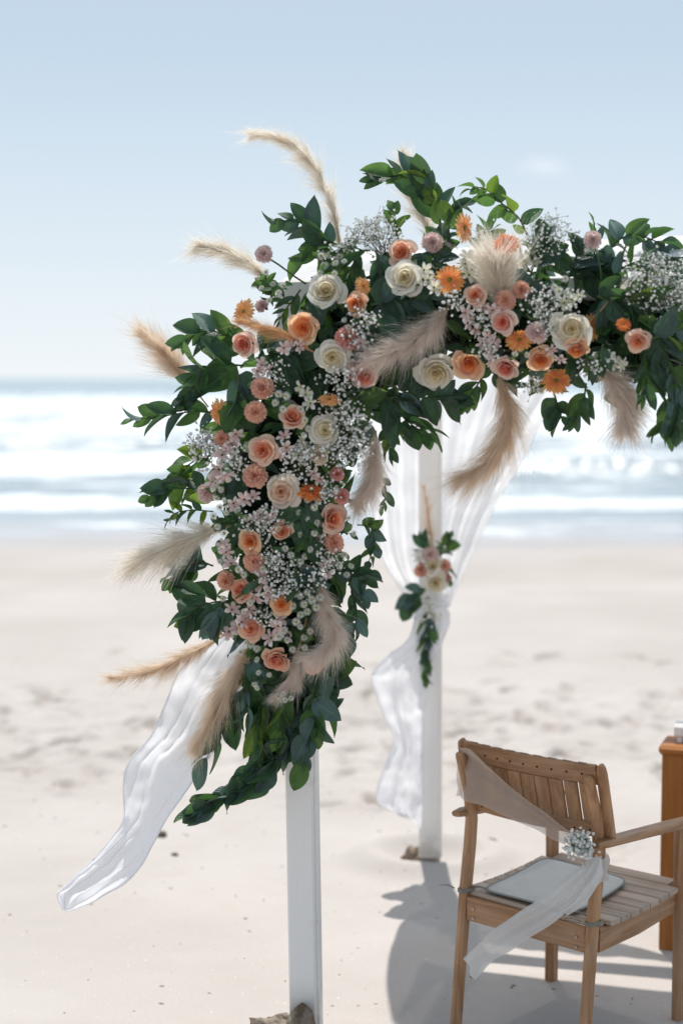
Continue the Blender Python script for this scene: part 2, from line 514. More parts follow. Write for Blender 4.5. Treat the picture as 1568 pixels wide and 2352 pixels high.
# ------------------------------------------------------------------ the white wedding canopy frame (one thing: posts, beams)
t = NT('white_paint')
mp = t.n('ShaderNodeMapping'); mp.inputs['Scale'].default_value = (60, 60, 1.6); t.l(t.pos(), mp.inputs[0])
gr = t.noise(mp.outputs[0], 1.0, 5); sp_ = t.noise(t.pos(), 9, 5)
zz = t.n('ShaderNodeSeparateXYZ'); t.l(t.pos(), zz.inputs[0])
pc_ = t.mix(t.math('MULTIPLY', t.rng(gr, .55, .8), .25), (.85, .825, .80), (.70, .67, .63))
pc_ = t.mix(t.math('MULTIPLY', t.rng(sp_, .62, .74), .35), pc_, (.62, .57, .51))
pc_ = t.mix(t.math('MULTIPLY', t.rng(zz.outputs[2], .26, .02), t.rng(sp_, .35, .6)), pc_, (.50, .45, .40))
white_wood = t.done(t.bsdf(pc_, .5, .35, bump=t.math('ADD', gr, t.math('MULTIPLY', sp_, .5)), bd=.0015, bs=.3))
raw_wood = plain_mat('sandy_timber', (.36, .31, .27), .8, .2, var=.15, sc=14, bump=.4)
W_AX = Vector((.972, -.235, 0)).normalized()       # along the front of the frame
D_AX = Vector((.235, .972, 0)).normalized()        # from the front to the back
NEAR = on_z(706, 2403); FAR = on_z(988, 1992)
pav = empty('wedding_canopy_frame', NEAR)
tag(pav, 'white painted square post canopy frame standing in sand, carrying the flower arch', 'canopy frame')
PW = .088
def local(p): return Vector(p) - NEAR
near_top = at(676, 700, NEAR.y); far_top = Vector((FAR.x - .012, FAR.y, near_top.z))
def post(b, tp):
    V, Fc = sweep([local(b), local(tp)], (PW, PW), W_AX, .006)
    p = obj('post', mesh('post', V, Fc, white_wood, False), pav)
    ax = (tp - b).normalized()
    off = W_AX * (PW / 2 + .003) + D_AX * (-.018)
    V, Fc = sweep([local(b + off), local(tp + off)], (.008, .022), W_AX, .002)
    obj('trim_strip', mesh('trim_strip', V, Fc, white_wood, False), p)
    return p
post(NEAR - Vector((0, 0, .12)), near_top)
FAR_B = FAR + Vector((0, 0, .055))
far_post = post(FAR_B, far_top)
V, Fc = sweep([local(FAR - Vector((0, 0, .12))), local(FAR_B - Vector((0, 0, .001)))], (PW * .86, PW * .86), W_AX, .006)
obj('foot_block', mesh('foot_block', V, Fc, raw_wood, False), far_post)
SPAN = 2.75
nr, fr = near_top + W_AX * SPAN, far_top + W_AX * SPAN
for tp in (nr, fr):
    b = Vector((tp.x, tp.y, -.1)); post(b, tp)
def beam(a, b, side):
    V, Fc = sweep([local(a), local(b)], (PW, .07), side, .006)
    obj('beam', mesh('beam', V, Fc, white_wood, False), pav)
zb = Vector((0, 0, .036))
e_ = W_AX * (PW / 2)
beam(near_top + zb - e_, nr + zb + e_, D_AX)
beam(far_top + zb - e_, fr + zb + e_, D_AX)
dd = (far_top - near_top).normalized()
g_ = dd * (PW / 2 + .003)
beam(near_top + zb + g_, far_top + zb - g_, W_AX)
beam(nr + zb + g_, fr + zb - g_, W_AX)

# ------------------------------------------------------------------ white cloths
drape_m = sheer_mat('white_voile', (.91, .91, .93), .06, .42)
sheer_m = sheer_mat('thin_white_voile', (.92, .92, .93), .08, .52)
roof_m = sheer_mat('roof_voile', (.90, .90, .92), .05, .34)
def loft(secs, nu, nv, folds=4, amp=.03, seed=0, crumple=.012, taper=None):
    """cloth between left and right edge positions; secs = [(xl, yl, Yl, xr, yr, Yr)] from top to bottom"""
    A = catmull([at(s[0], s[1], s[2]) for s in secs], nv)
    B = catmull([at(s[3], s[4], s[5]) for s in secs], nv)
    def fn(u, v):
        j = round(v * (nv - 1))
        a, b = Vector(A[j]), Vector(B[j])
        p = a.lerp(b, u)
        wdt = (b - a).length
        k = amp * min(1.0, wdt / .25) * (taper(v) if taper else 1)
        ph = seed * 1.7 + 1.2 * mnoise.noise(Vector((u * 2, v * 2.2, seed)))
        y = k * math.sin(2 * math.pi * folds * u + ph * 2.2) + k * .5 * math.sin(2 * math.pi * folds * 2.3 * u + ph * 5 + 2 * v)
        if seed in (3, 11):      # sharp hanging creases
            w_ = 2.6 * u + 2.4 * v + .8 * mnoise.noise(Vector((u * 3, v * 3, seed + 4)))
            y -= amp * .7 * (1 - abs(math.sin(math.pi * w_))) ** 3 * (.4 + .8 * max(0, mnoise.noise(Vector((u * 2, v * 5, seed + 9))) + .3))
        q = p * 9
        cr_ = mnoise.noise(q + Vector((seed, 0, 0))) + .5 * mnoise.noise(q * 2.3 + Vector((0, seed, 0)))
        q2 = p * 4.2
        lat = mnoise.noise(q2 + Vector((7, seed, 3)))
        e = min(1, 4 * min(u, 1 - u) + .25)
        return p + Vector((lat * crumple * .8 * e, y + cr_ * crumple, cr_ * crumple * .6 * e))
    return grid(fn, nu, nv)
def cloth(name, secs, nu, nv, mat, label, cat, group=None, hem=True, **k):
    V, Fc, U = loft(secs, nu, nv, **k)
    o = obj(name, mesh(name, V, Fc, mat, True, U))
    tag(o, label, cat, group)
    if hem:       # the turned and stitched edges
        for col in (0, nu - 1):
            V2, F2 = tube([V[j * nu + col] for j in range(nv)], .0028, sides=5)
            obj('hem', mesh('hem', V2, F2, mat), o)
    return o
# windblown drape at the near post
cloth('windblown_drape', [
    (520, 1400, 4.90, 640, 1400, 4.88), (470, 1478, 4.90, 600, 1470, 4.88), (412, 1539, 4.92, 575, 1540, 4.86), (383, 1606, 4.94, 545, 1620, 4.86), (348, 1686, 4.94, 500, 1712, 4.85),
    (296, 1752, 4.96, 462, 1760, 4.85), (285, 1806, 4.96, 428, 1811, 4.84), (284, 1884, 4.94, 388, 1868, 4.83), (228, 1960, 4.92, 348, 1942, 4.83),
    (180, 2008, 4.90, 322, 1990, 4.83), (147, 2040, 4.88, 282, 2030, 4.83), (133, 2054, 4.88, 210, 2068, 4.83), (146, 2090, 4.87, 152, 2091, 4.84)],
    48, 120, drape_m, 'long white voile drape blown sideways from the front post beside the pampas grass', 'drape', 'white drapes of the canopy', folds=1.1, amp=.018, seed=3, crumple=.018)
# curtains of the back post
cloth('sheer_curtain', [
    (815, 690, 6.00, 1000, 700, 6.69), (818, 900, 6.10, 1000, 900, 6.73), (832, 1060, 6.27, 998, 1060, 6.73), (856, 1180, 6.43, 994, 1180, 6.73),
    (880, 1285, 6.53, 992, 1285, 6.71), (922, 1358, 6.60, 990, 1360, 6.70), (958, 1412, 6.55, 990, 1412, 6.68)],
    46, 60, sheer_m, 'narrow sheer white curtain swagged from beam to the left of the rear post', 'curtain', 'sheer curtains of the rear post', folds=3.2, amp=.009, seed=5, crumple=.012)
cloth('sheer_curtain', [
    (972, 700, 6.77, 1420, 690, 6.55), (975, 880, 6.77, 1300, 880, 6.61), (978, 980, 6.77, 1238, 980, 6.63), (980, 1070, 6.77, 1192, 1070, 6.65), (984, 1150, 6.75, 1142, 1150, 6.65),
    (986, 1250, 6.73, 1094, 1250, 6.65), (988, 1340, 6.71, 1054, 1340, 6.65), (986, 1412, 6.68, 1020, 1414, 6.63)],
    56, 60, sheer_m, 'wide sheer white curtain sweeping right from the rear post up to the beam', 'curtain', 'sheer curtains of the rear post', folds=3.5, amp=.009, seed=8, crumple=.012)
cloth('gathered_curtain_tail', [
    (954, 1400, 6.48, 1026, 1400, 6.46), (950, 1432, 6.46, 1030, 1432, 6.42), (934, 1472, 6.42, 1012, 1478, 6.46), (886, 1508, 6.40, 990, 1530, 6.48), (853, 1548, 6.40, 978, 1580, 6.49),
    (864, 1598, 6.40, 972, 1630, 6.50), (884, 1650, 6.42, 971, 1680, 6.50), (906, 1700, 6.42, 971, 1730, 6.50), (884, 1760, 6.40, 971, 1785, 6.50), (866, 1815, 6.40, 970, 1835, 6.50),
    (872, 1852, 6.40, 969, 1875, 6.50), (930, 1872, 6.44, 969, 1905, 6.50)],
    40, 90, drape_m, 'white curtain end hanging gathered and billowing down the left of the rear post', 'curtain', folds=1.2, amp=.022, seed=11, crumple=.018)
# the roof cloth, swathed over the beams
def roof(u, v):
    a = near_top + Vector((0, 0, .085)) + D_AX * (.02 + 1.72 * v) + W_AX * (-.09 + (SPAN + .2) * u)
    sag = math.sin(math.pi * v) ** .8 * .10 * (0.3 + .7 * min(1, u * 6))
    a.z += .015 + math.sin(math.pi * min(1, v * 1.15) ** .8) * (.07 + .06 * min(1, u * 1.6)) - .03 * v + .028 * math.sin(2 * math.pi * 5 * v + 2 * u) + .02 * mnoise.noise(a * 3)
    if u < .035: a.z -= (.035 - u) * 3.2 * (.7 + .3 * math.sin(7 * v))
    return a
V, Fc, U = grid(roof, 90, 34)
o = obj('roof_cloth', mesh('roof_cloth', V, Fc, roof_m, True, U))
tag(o, 'white roof cloth stretched over the canopy beams behind the flowers', 'roof cloth')

# ------------------------------------------------------------------ the teak armchair
TH = R(-41.0)
CW = Vector((math.cos(TH), math.sin(TH), 0)); CF = Vector((-math.sin(TH), math.cos(TH), 0))
CO = on_z(1075, 2050, .44); CO.z = 0
def crl(p):
    """a point of the place in the chair's own axes (x across, y forward, z up)"""
    d = Vector(p) - CO
    return Vector((d.dot(CW), d.dot(CF), d.z))
def cray(x, y, n, c):
    """where the sight line through x, y meets the plane n.p = c of the chair's axes"""
    o = crl((0, 0, HCAM)); d = ray(x, y); d = Vector((d.dot(CW), d.dot(CF), d.z))
    n = Vector(n)
    return o + d * ((c - n.dot(o)) / n.dot(d))
teakx = wood_mat('teak_across', (.245, .115, .05), (.49, .275, .145), 0, .2)
teaky = wood_mat('teak_forward', (.245, .115, .05), (.49, .275, .145), 1, .2, .42)
teakz = wood_mat('teak_upright', (.25, .118, .052), (.50, .285, .15), 2, .18)
teaks = wood_mat('teak_seat', (.30, .215, .155), (.50, .39, .31), 0, .6)
hole_m = plain_mat('screw_hole', (.02, .014, .01), .7, .2)
steel = plain_mat('screw_steel', (.45, .42, .38), .35, .6)
steel.node_tree.nodes['Principled BSDF'].inputs['Metallic'].default_value = .8
chair = empty('armchair', mat=Matrix.Translation(CO) @ Matrix((CW, CF, (0, 0, 1))).transposed().to_4x4())
tag(chair, 'weathered teak slatted armchair seen from behind, standing on the sand', 'chair')
def cbar(name, P, wd, side, mat, parent=chair, ch=.004, n=0):
    if n: P = [Vector(q) for q in catmull(P, n)]
    V, Fc = sweep(P, wd, side, ch)
    return obj(name, mesh(name, V, Fc, mat, False), parent)
XL, XR = -.004, .474
prof = [(-.062, -.02), (-.034, .23), (-.012, .44), (.012, .60), (.020, .68), (.006, .77), (-.040, .893), (-.046, .905)]
for x in (XL, XR):
    P = [(x, y, z) for y, z in prof]
    cbar('rear_leg', P, [(.030, .042), (.030, .043), (.031, .046), (.031, .046), (.031, .044), (.030, .040), (.030, .034), (.028, .026)], (1, 0, 0), teakz, ch=.009)
for x in (XL, XR + .018):
    cbar('front_leg', [(x, .497, -.03), (x, .497, .22), (x, .495, .44), (x, .49, .655)], (.034, .044), (1, 0, 0), teakz, ch=.007)
# back rest: a frame bent hollow, with a row of upright slats
def back(s, z, off=0):
    """s across 0..1; the back leans and is hollow towards the sitter's back"""
    y = .050 - (z - .705) * .27 - .030 * (1 - (2 * s - 1) ** 2) + off
    return Vector((-.032 + .546 * s, y, z))
bn = 13
def rail(z0, z1, name, th=.024, s0=0.0, s1=1.0):
    P = [back(s0 + (s1 - s0) * i / (bn - 1), (z0 + z1) / 2) for i in range(bn)]
    V, Fc = sweep(P, (th, z1 - z0), (0, 1, -.0), .006)
    V2 = [Vector((p.x, p.y - ((p.z - (z0 + z1) / 2) * .27), p.z)) for p in V]
    return V2, Fc
V, Fc = rail(.880, .944, 'top_rail', s0=.055, s1=.945)
top_rail = obj('top_rail', mesh('top_rail', V, Fc, teakx, False), chair)
V, Fc = rail(.705, .755, 'bottom_rail', s0=.055, s1=.945)
bot_rail = obj('bottom_rail', mesh('bottom_rail', V, Fc, teakx, False), chair)
for s in (0.028, .972):
    P = [back(s, z) for z in (.700, .712, .76, .82, .89, .918, .937, .945)]
    ws = [.018, .03, .0315, .0315, .0315, .0305, .024, .012]
    cbar('back_stile', P, [(a, .024) for a in ws], (1, 0, 0), teakz, ch=.004)
dot_v, dot_f = [(0, 0, 0)] + [(math.cos(k * math.pi / 4), 0, math.sin(k * math.pi / 4)) for k in range(8)], [(0, k + 1, (k + 1) % 8 + 1) for k in range(8)]
hole = mesh('screw_hole', [Vector(v) * .0036 for v in dot_v], dot_f, hole_m, False)
NS = 9
for k in range(NS):
    s = .085 + .83 * (k + .5) / NS
    hw_ = .83 * .546 / NS
    P = [back(s, z, .001) for z in (.755, .80, .845, .880)]
    cbar('back_slat', P, (hw_ * .93, .014), (1, 0, 0), teakz, ch=.003)
    for z, rl in ((.912, top_rail), (.728, bot_rail)):
        q = back(s, z, -.0138 if z > .8 else -.0138)
        obj('screw_hole', hole, rl, Matrix.Translation(q))
    q = back(s, .9455, 0)
    obj('tenon_end', mesh('tenon_end', *sweep([q + Vector((-.014, 0, 0)), q + Vector((.014, 0, 0))], (.006, .003), (0, 1, 0), .001), teaks, False), top_rail)
# seat
def seat_z(y): return .438 + .012 * ((y - .24) / .26) ** 2 - .004
NSEAT = 9
y0, y1 = -.012, .525
for k in range(NSEAT):
    yc = y0 + (y1 - y0) * (k + .5) / NSEAT
    wid = (y1 - y0) / NSEAT - .005
    sl = (seat_z(yc + .01) - seat_z(yc - .01)) / .02
    nx_ = .018 if k == 0 else (-.02 if k not in (NSEAT - 1,) else .02)
    P = [(XL + nx_, yc, seat_z(yc)), (.235, yc, seat_z(yc) - .003), (XR - nx_ + .008, yc, seat_z(yc))]
    cbar('seat_slat', P, (wid, .016), (0, 1, sl), teaks, ch=.003)
def apron(name, P, h_, th, side, mat):
    return cbar(name, P, (th, h_), side, mat, ch=.003)
ra = apron('rear_apron', [(XL + .018, -.016, .397), (XR - .018, -.016, .397)], .078, .022, (0, 1, 0), teakx)
apron('front_apron', [(XL + .019, .497, .392), (XR - .001, .497, .392)], .066, .022, (0, 1, 0), teakx)
for x in (XL, XR + .002):
    apron('side_apron', [(x, .012, .392), (x, .25, .386), (x, .473, .398)], .074, .022, (1, 0, 0), teaky)
scr = mesh('screw', *((lambda T: T)(tube([(0, 0, 0), (0, -.004, 0)], .0055, .0045, 8))), steel, False)
for x in (XL + .045, XR - .045):
    for z in (.402, .371): obj('screw', scr, ra, Matrix.Translation((x, -.0275, z)))
# arms
for x in (XL - .016, XR + .028):
    P = [(x, -.045, .706), (x, .0, .703), (x, .2, .686), (x, .4, .668), (x, .56, .655)]
    cbar('arm', P, [(.030, .018), (.046, .023), (.052, .024), (.056, .024), (.05, .022)], (1, 0, 0), teaky, ch=.006, n=0)

# seat pad, lying on the seat
pad_m = plain_mat('pad_linen', (.55, .55, .53), .85, .15, var=.07, sc=40, bump=.4, bd=.002)
pipe_shade_m = plain_mat('pad_piping_shade', (.27, .28, .27), .7, .2)  # piping coloured dark to stand in for the shadow along the pad edge
pc = [cray(*q, (0, 0, 1), .452) for q in ((1104, 2052), (1250, 1974), (1444, 2026), (1318, 2106))]
pz = Vector((0, 0, 0))
base_pad = sum(pc, Vector()) / 4
pad = empty('seat_pad', mat=chair.matrix_basis @ Matrix.Translation((base_pad.x, base_pad.y, 0)))
tag(pad, 'pale grey seat pad with piped edge coloured dark as shade lying on the teak armchair', 'seat pad')
sub_ = Vector((base_pad.x, base_pad.y, 0))
def pad_xy(u, v):
    r = .10
    uu, vv = 2 * u - 1, 2 * v - 1
    # rounded-corner square
    n_ = 9.0
    m = (abs(uu) ** n_ + abs(vv) ** n_) ** (1 / n_)
    mx = max(abs(uu), abs(vv))
    k = mx / m if m > 1e-6 else 1
    uu, vv = uu * k, vv * k
    a, b = (uu + 1) / 2, (vv + 1) / 2
    return pc[0].lerp(pc[1], b).lerp(pc[3].lerp(pc[2], b), a), max(abs(2 * u - 1), abs(2 * v - 1))
def pad_fn(sgn):
    def fn(u, v):
        p, e = pad_xy(u, v)
        th = .012 * (1 - e ** 5) ** .5 * (1 + .35 * mnoise.noise(p * 9) + .18 * mnoise.noise(p * 26)) if e < 1 else 0
        return Vector((p.x, p.y, seat_z(p.y) + .0085 + .013 + th * sgn)) - sub_
    return fn
V, Fc, U = grid(pad_fn(1), 17, 17)
obj('cover', mesh('cover', V, Fc, pad_m), pad)
V, Fc, U = grid(pad_fn(-1), 17, 17)
obj('underside', mesh('underside', V, [f[::-1] for f in Fc], pad_m), pad)
N_ = 16
ring = [(i / N_, 0) for i in range(N_)] + [(1, i / N_) for i in range(N_)] + [(1 - i / N_, 1) for i in range(N_)] + [(0, 1 - i / N_) for i in range(N_)]
ringp = [pad_fn(1)(*q) for q in ring]
V, Fc = tube(ringp + [ringp[0]], .0034, sides=6)
obj('shaded_piping', mesh('shaded_piping', V, Fc, pipe_shade_m), pad)
tie_m = plain_mat('pad_tie', (.26, .25, .22), .8, .15)
def coil(x, y, z, r, n=2.2):
    return [Vector((x + (r + .004 * math.sin(3 * a)) * math.cos(a), y + r * 1.25 * math.sin(a), z + .004 * a / 6.28 * 1.3)) - sub_ for a in np.linspace(0, 2 * math.pi * n, 40)]
for x, q in ((XL, 0), (XR, 3)):
    V, Fc = tube(coil(x, -.010, .447, .0225), .0036, sides=5)
    o = obj('tie', mesh('tie', V, Fc, tie_m), pad)
    cpt = pad_fn(1)(0 if q == 0 else 1, 0)
    V, Fc = tube(catmull([cpt, cpt.lerp(Vector((x, -.0, .455)) - sub_, .5) + Vector((0, 0, .006)), Vector((x, .012, .452)) - sub_], 8), .0036, sides=5)
    obj('tie', mesh('tie', V, Fc, tie_m), pad)
    e0 = Vector((x - .03, -.03, .455)) - sub_
    V, Fc = tube(catmull([e0, e0 + Vector((-.022, -.01, .008)), e0 + Vector((-.045, -.02, .004))], 7), .0026, .0015, 5)
    obj('tie', mesh('tie', V, Fc, tie_m), pad)

# organza sash over the chair back, its knot and its tail
organza = sheer_mat('organza', (.66, .56, .49), .36, .35, rough=.5)
organza_tail = sheer_mat('organza_tail', (.84, .82, .80), .14, .45, rough=.5)
def cw_(p): return chair.matrix_basis @ Vector(p)
def on_back(x, y, off):   # plane just behind the rear legs
    return cray(x, y, (0, 1, .27), .050 + .705 * .27 + off)
ssec = [(1078, 1702, 1052, 1722, .045), (1062, 1712, 1055, 1800, .0), (1090, 1722, 1062, 1834, -.052), (1140, 1768, 1110, 1851, -.066), (1190, 1812, 1170, 1878, -.072), (1240, 1852, 1228, 1902, -.076), (1285, 1888, 1272, 1928, -.075), (1314, 1912, 1300, 1940, -.072)]
A = catmull([on_back(a, b, o) for a, b, c_, d_, o in ssec], 50); B = catmull([on_back(c_, d_, o) for a, b, c_, d_, o in ssec], 50)
def sash(u, v):
    j = round(v * 49)
    p = Vector(A[j]).lerp(Vector(B[j]), u)
    g = .003 + .010 * v
    roll_ = math.exp(-(u / .12) ** 2) * .012
    p += Vector((0, -roll_ - g * math.sin(2 * math.pi * (2.2 * u + .35 * v)) - .004 * math.sin(17 * u + 4 * v), .004 * mnoise.noise(p * 20)))
    return p
SB = A[-1]
sash_o = empty('organza_sash', mat=chair.matrix_basis.copy())
tag(sash_o, 'sheer beige organza sash tied diagonally across the back of the teak chair', 'sash')
V, Fc, U = grid(sash, 24, 50)
obj('band', mesh('band', V, Fc, organza, True, U), sash_o)
# the piece folded over the top corner and hanging on the sitter's side
fsec = [(1056, 1716, 1084, 1706), (1050, 1760, 1062, 1750), (1050, 1800, 1060, 1800), (1046, 1826, 1058, 1830)]
A2 = catmull([on_back(a, b, .03) for a, b, c_, d_ in fsec], 12); B2 = catmull([on_back(c_, d_, .035) for a, b, c_, d_ in fsec], 12)
V, Fc, U = grid(lambda u, v: Vector(A2[round(v * 11)]).lerp(Vector(B2[round(v * 11)]), u) + Vector((0, .006 * math.sin(6 * u + 9 * v), 0)), 6, 12)
obj('fold', mesh('fold', V, Fc, organza, True, U), sash_o)
# knot round the right rear leg
def knot(u, v):
    a = 2 * math.pi * u
    z = .575 + .075 * v
    rr = .030 + .004 * math.sin(9 * v + 3 * a) + .003 * math.sin(5 * a)
    return Vector((XR + rr * math.cos(a), .010 + (z - .6) * .14 + rr * 1.15 * math.sin(a), z + .01 * math.sin(a + 1)))
V, Fc, U = grid(knot, 25, 9)
obj('knot', mesh('knot', V, Fc, organza_tail, True, U), sash_o)
def tail(secs, seed, off):
    A = catmull([cray(a, b, (0, 1, 0), e) for a, b, c_, d_, e in secs], 46); B = catmull([cray(c_, d_, (0, 1, 0), e - .015) for a, b, c_, d_, e in secs], 46)
    def fn(u, v):
        j = round(v * 45)
        p = Vector(A[j]).lerp(Vector(B[j]), u)
        return p + Vector((0, .012 * math.sin(2 * math.pi * (1.6 * u + .5 * v) + seed) + .006 * math.sin(11 * u + 7 * v), .006 * mnoise.noise(p * 12 + Vector((seed, 0, 0)))))
    V, Fc, U = grid(fn, 18, 46)
    obj('tail', mesh('tail', V, Fc, organza_tail, True, U), sash_o)
tail([(1352, 1962, 1384, 1972, -.04), (1330, 1990, 1374, 2002, -.075), (1290, 2020, 1345, 2050, -.10), (1245, 2058, 1300, 2095, -.12), (1190, 2096, 1240, 2138, -.13), (1140, 2130, 1180, 2178, -.14), (1098, 2168, 1128, 2212, -.15), (1066, 2200, 1088, 2252, -.16)], 1.0, 0)
tail([(1362, 1968, 1384, 1974, -.05), (1352, 1995, 1380, 2005, -.09), (1328, 2030, 1362, 2040, -.12), (1305, 2062, 1338, 2078, -.13), (1275, 2086, 1300, 2104, -.135)], 2.3, 0)

# ------------------------------------------------------------------ the orange table at the right edge
orange = wood_mat('orange_stain', (.27, .092, .017), (.40, .150, .030), 2, 0, .45, True)
orange_x = wood_mat('orange_stain_across', (.27, .092, .017), (.40, .150, .030), 0, 0, .45, True)
TA = R(-20); TX = Vector((math.cos(TA), math.sin(TA), 0)); TY = Vector((-math.sin(TA), math.cos(TA), 0))
TO = on_z(1511, 2180)
table = empty('wooden_table', mat=Matrix.Translation(TO) @ Matrix((TX, TY, (0, 0, 1))).transposed().to_4x4())
tag(table, 'orange stained wooden table with thick straight leg beyond the armchair', 'table')
TL, TD, TZ = 1.1, .16, .728
for x, y in ((.042, .026), (TL - .042, .026), (.042, TD - .026), (TL - .042, TD - .026)):
    V, Fc = sweep([(x, y, -.05), (x, y, TZ)], (.084, .05), (1, 0, 0), .004)
    obj('leg', mesh('leg', V, Fc, orange, False), table)
for y in (.03, TD - .03):
    V, Fc = sweep([(.088, y, TZ - .046), (TL - .088, y, TZ - .046)], (.022, .088), (0, 1, 0), .002)
    obj('apron', mesh('apron', V, Fc, orange_x, False), table)
for x in (.03, TL - .03):
    V, Fc = sweep([(x, .053, TZ - .046), (x, TD - .053, TZ - .046)], (.022, .088), (1, 0, 0), .002)
    obj('apron', mesh('apron', V, Fc, orange_x, False), table)
V, Fc = sweep([(-.012, TD / 2, TZ + .02), (-.002, TD / 2, TZ + .02), (TL, TD / 2, TZ + .02), (TL + .012, TD / 2, TZ + .02)], [(TD + .01, .016), (TD + .03, .036), (TD + .03, .036), (TD + .01, .016)], (0, 1, 0), .012)
obj('table_top', mesh('table_top', V, Fc, orange_x, False), table)
holder_m = plain_mat('white_ceramic', (.8, .78, .76), .4, .4)
hb = Vector((.085, .09, TZ + .0385))
holder = empty('white_stand', mat=table.matrix_basis @ Matrix.Translation(hb))
tag(holder, 'small white footed stand on the orange table top', 'stand')
V, Fc = sweep([(-.05, 0, .042), (.09, 0, .042)], (.08, .05), (0, 1, 0), .01)
obj('top_tray', mesh('top_tray', V, Fc, holder_m, False), holder)
for x in (-.03, .07):
    for y in (-.025, .025):
        V, Fc = sweep([(x, y, 0), (x, y, .0165)], (.018, .018), (1, 0, 0), .003)
        obj('foot', mesh('foot', V, Fc, holder_m, False), holder)

# ================================================================== the flower arch
rnd = random.Random(11)
def MPX(Y): return Y / FPX          # metres per photo unit at depth Y
SPINE = [(705, 1760, 55), (690, 1650, 95), (678, 1530, 140), (660, 1380, 190), (648, 1220, 205), (655, 1060, 220), (690, 930, 235), (760, 800, 215), (880, 725, 190), (1040, 715, 180), (1220, 745, 165), (1400, 765, 165), (1600, 790, 180)]
def ybase(x): return NEAR.y - max(0, (x - 690)) / 740 * .235
def spine_at(s):
    s = max(0, min(len(SPINE) - 1.001, s)); i = int(s); t_ = s - i
    a, b = SPINE[i], SPINE[i + 1]
    return [a[k] + (b[k] - a[k]) * t_ for k in range(3)], (b[0] - a[0], b[1] - a[1])
def mass(x, y):
    """how far out of the middle of the garland x, y lies (0..1+), and the nearest spine point"""
    best = None
    for i in range(len(SPINE) - 1):
        a, b = SPINE[i], SPINE[i + 1]
        dx, dy = b[0] - a[0], b[1] - a[1]
        t_ = max(0, min(1, ((x - a[0]) * dx + (y - a[1]) * dy) / (dx * dx + dy * dy)))
        px, py, r = a[0] + dx * t_, a[1] + dy * t_, a[2] + (b[2] - a[2]) * t_
        d = math.hypot(x - px, y - py) / r
        if best is None or d < best[0]: best = (d, px, py, r)
    return best
def surf_y(x, y):
    d, px, py, r = mass(x, y)
    return ybase(x) - .03 - r * MPX(4.8) * .95 * math.sqrt(max(0.0, 1 - min(d, 1) ** 2))
VX, VZ, VY = Vector((1, 0, 0)), Vector((0, 0, 1)), Vector((0, -1, 0))

# ------------------------------------------------------------------ leaves
LM = {
    'dark': leaf_mat('leaf_dark_green', (.040, .081, .058), (.080, .118, .102), (.09, .21, .045), .30, .46, .36),
    'blue': leaf_mat('leaf_blue_green', (.080, .132, .128), (.115, .170, .165), (.08, .19, .07), .22, .55, .36),
    'mid': leaf_mat('leaf_mid_green', (.055, .118, .043), (.09, .15, .075), (.15, .30, .06), .38, .48, .36),
    'lime': leaf_mat('leaf_yellow_green', (.10, .17, .035), (.13, .19, .06), (.22, .36, .04), .4, .45),
}
stem_m = plain_mat('stem_green', (.055, .085, .03), .6, .3)
twig_m = plain_mat('stem_brown', (.13, .085, .05), .7, .2)
def leaf_fn(wd, peak, cup, bend, twist, wave, ph):
    def fn(u, v):
        s = 2 * u - 1
        tp = .82
        e = (v ** peak) * ((1 - v) ** tp)
        e /= ((peak / (peak + tp)) ** peak) * ((tp / (peak + tp)) ** tp)
        hw = wd * max(e, .0)
        x = s * hw
        z = cup * abs(s) ** 1.5 * hw - bend * v * v + wave * math.sin(7 * v + ph + 2 * s) * abs(s)
        a = twist * v
        y = v - .12 * bend * v
        return Vector((x * math.cos(a) - z * math.sin(a) * .3, y, z + x * math.sin(a)))
    return fn
LEAVES = {}
def leafset(kind, wd, peak, n=6, seed=0, nu=5, nv=9):
    r = random.Random(seed + 5); out = []
    for k in range(n):
        f = leaf_fn(wd * r.uniform(.85, 1.12), peak, r.uniform(.1, .8), r.uniform(-.15, .55), r.uniform(-.9, .9), r.uniform(.015, .06), r.uniform(0, 6))
        V, Fc, U = grid(f, nu, nv)
        out.append((V, Fc, U))
    for m in LM:
        LEAVES[kind, m] = [mesh('leaf_' + kind, V, Fc, LM[m], True, U) for V, Fc, U in out]
leafset('broad', .30, .62, 7, 1)
leafset('round', .40, .55, 7, 2)
leafset('long', .155, .75, 7, 3)
leafset('oval', .235, .7, 7, 4)

def put_leaf(parent, base, p, dirv, nrm, ln, kind, m, r=rnd):
    me = r.choice(LEAVES[kind, m])
    M = Matrix.Translation(Vector(p) - base) @ frame(dirv, nrm).to_4x4() @ Matrix.Diagonal((ln, ln, ln, 1))
    return obj('leaf', me, parent, M)

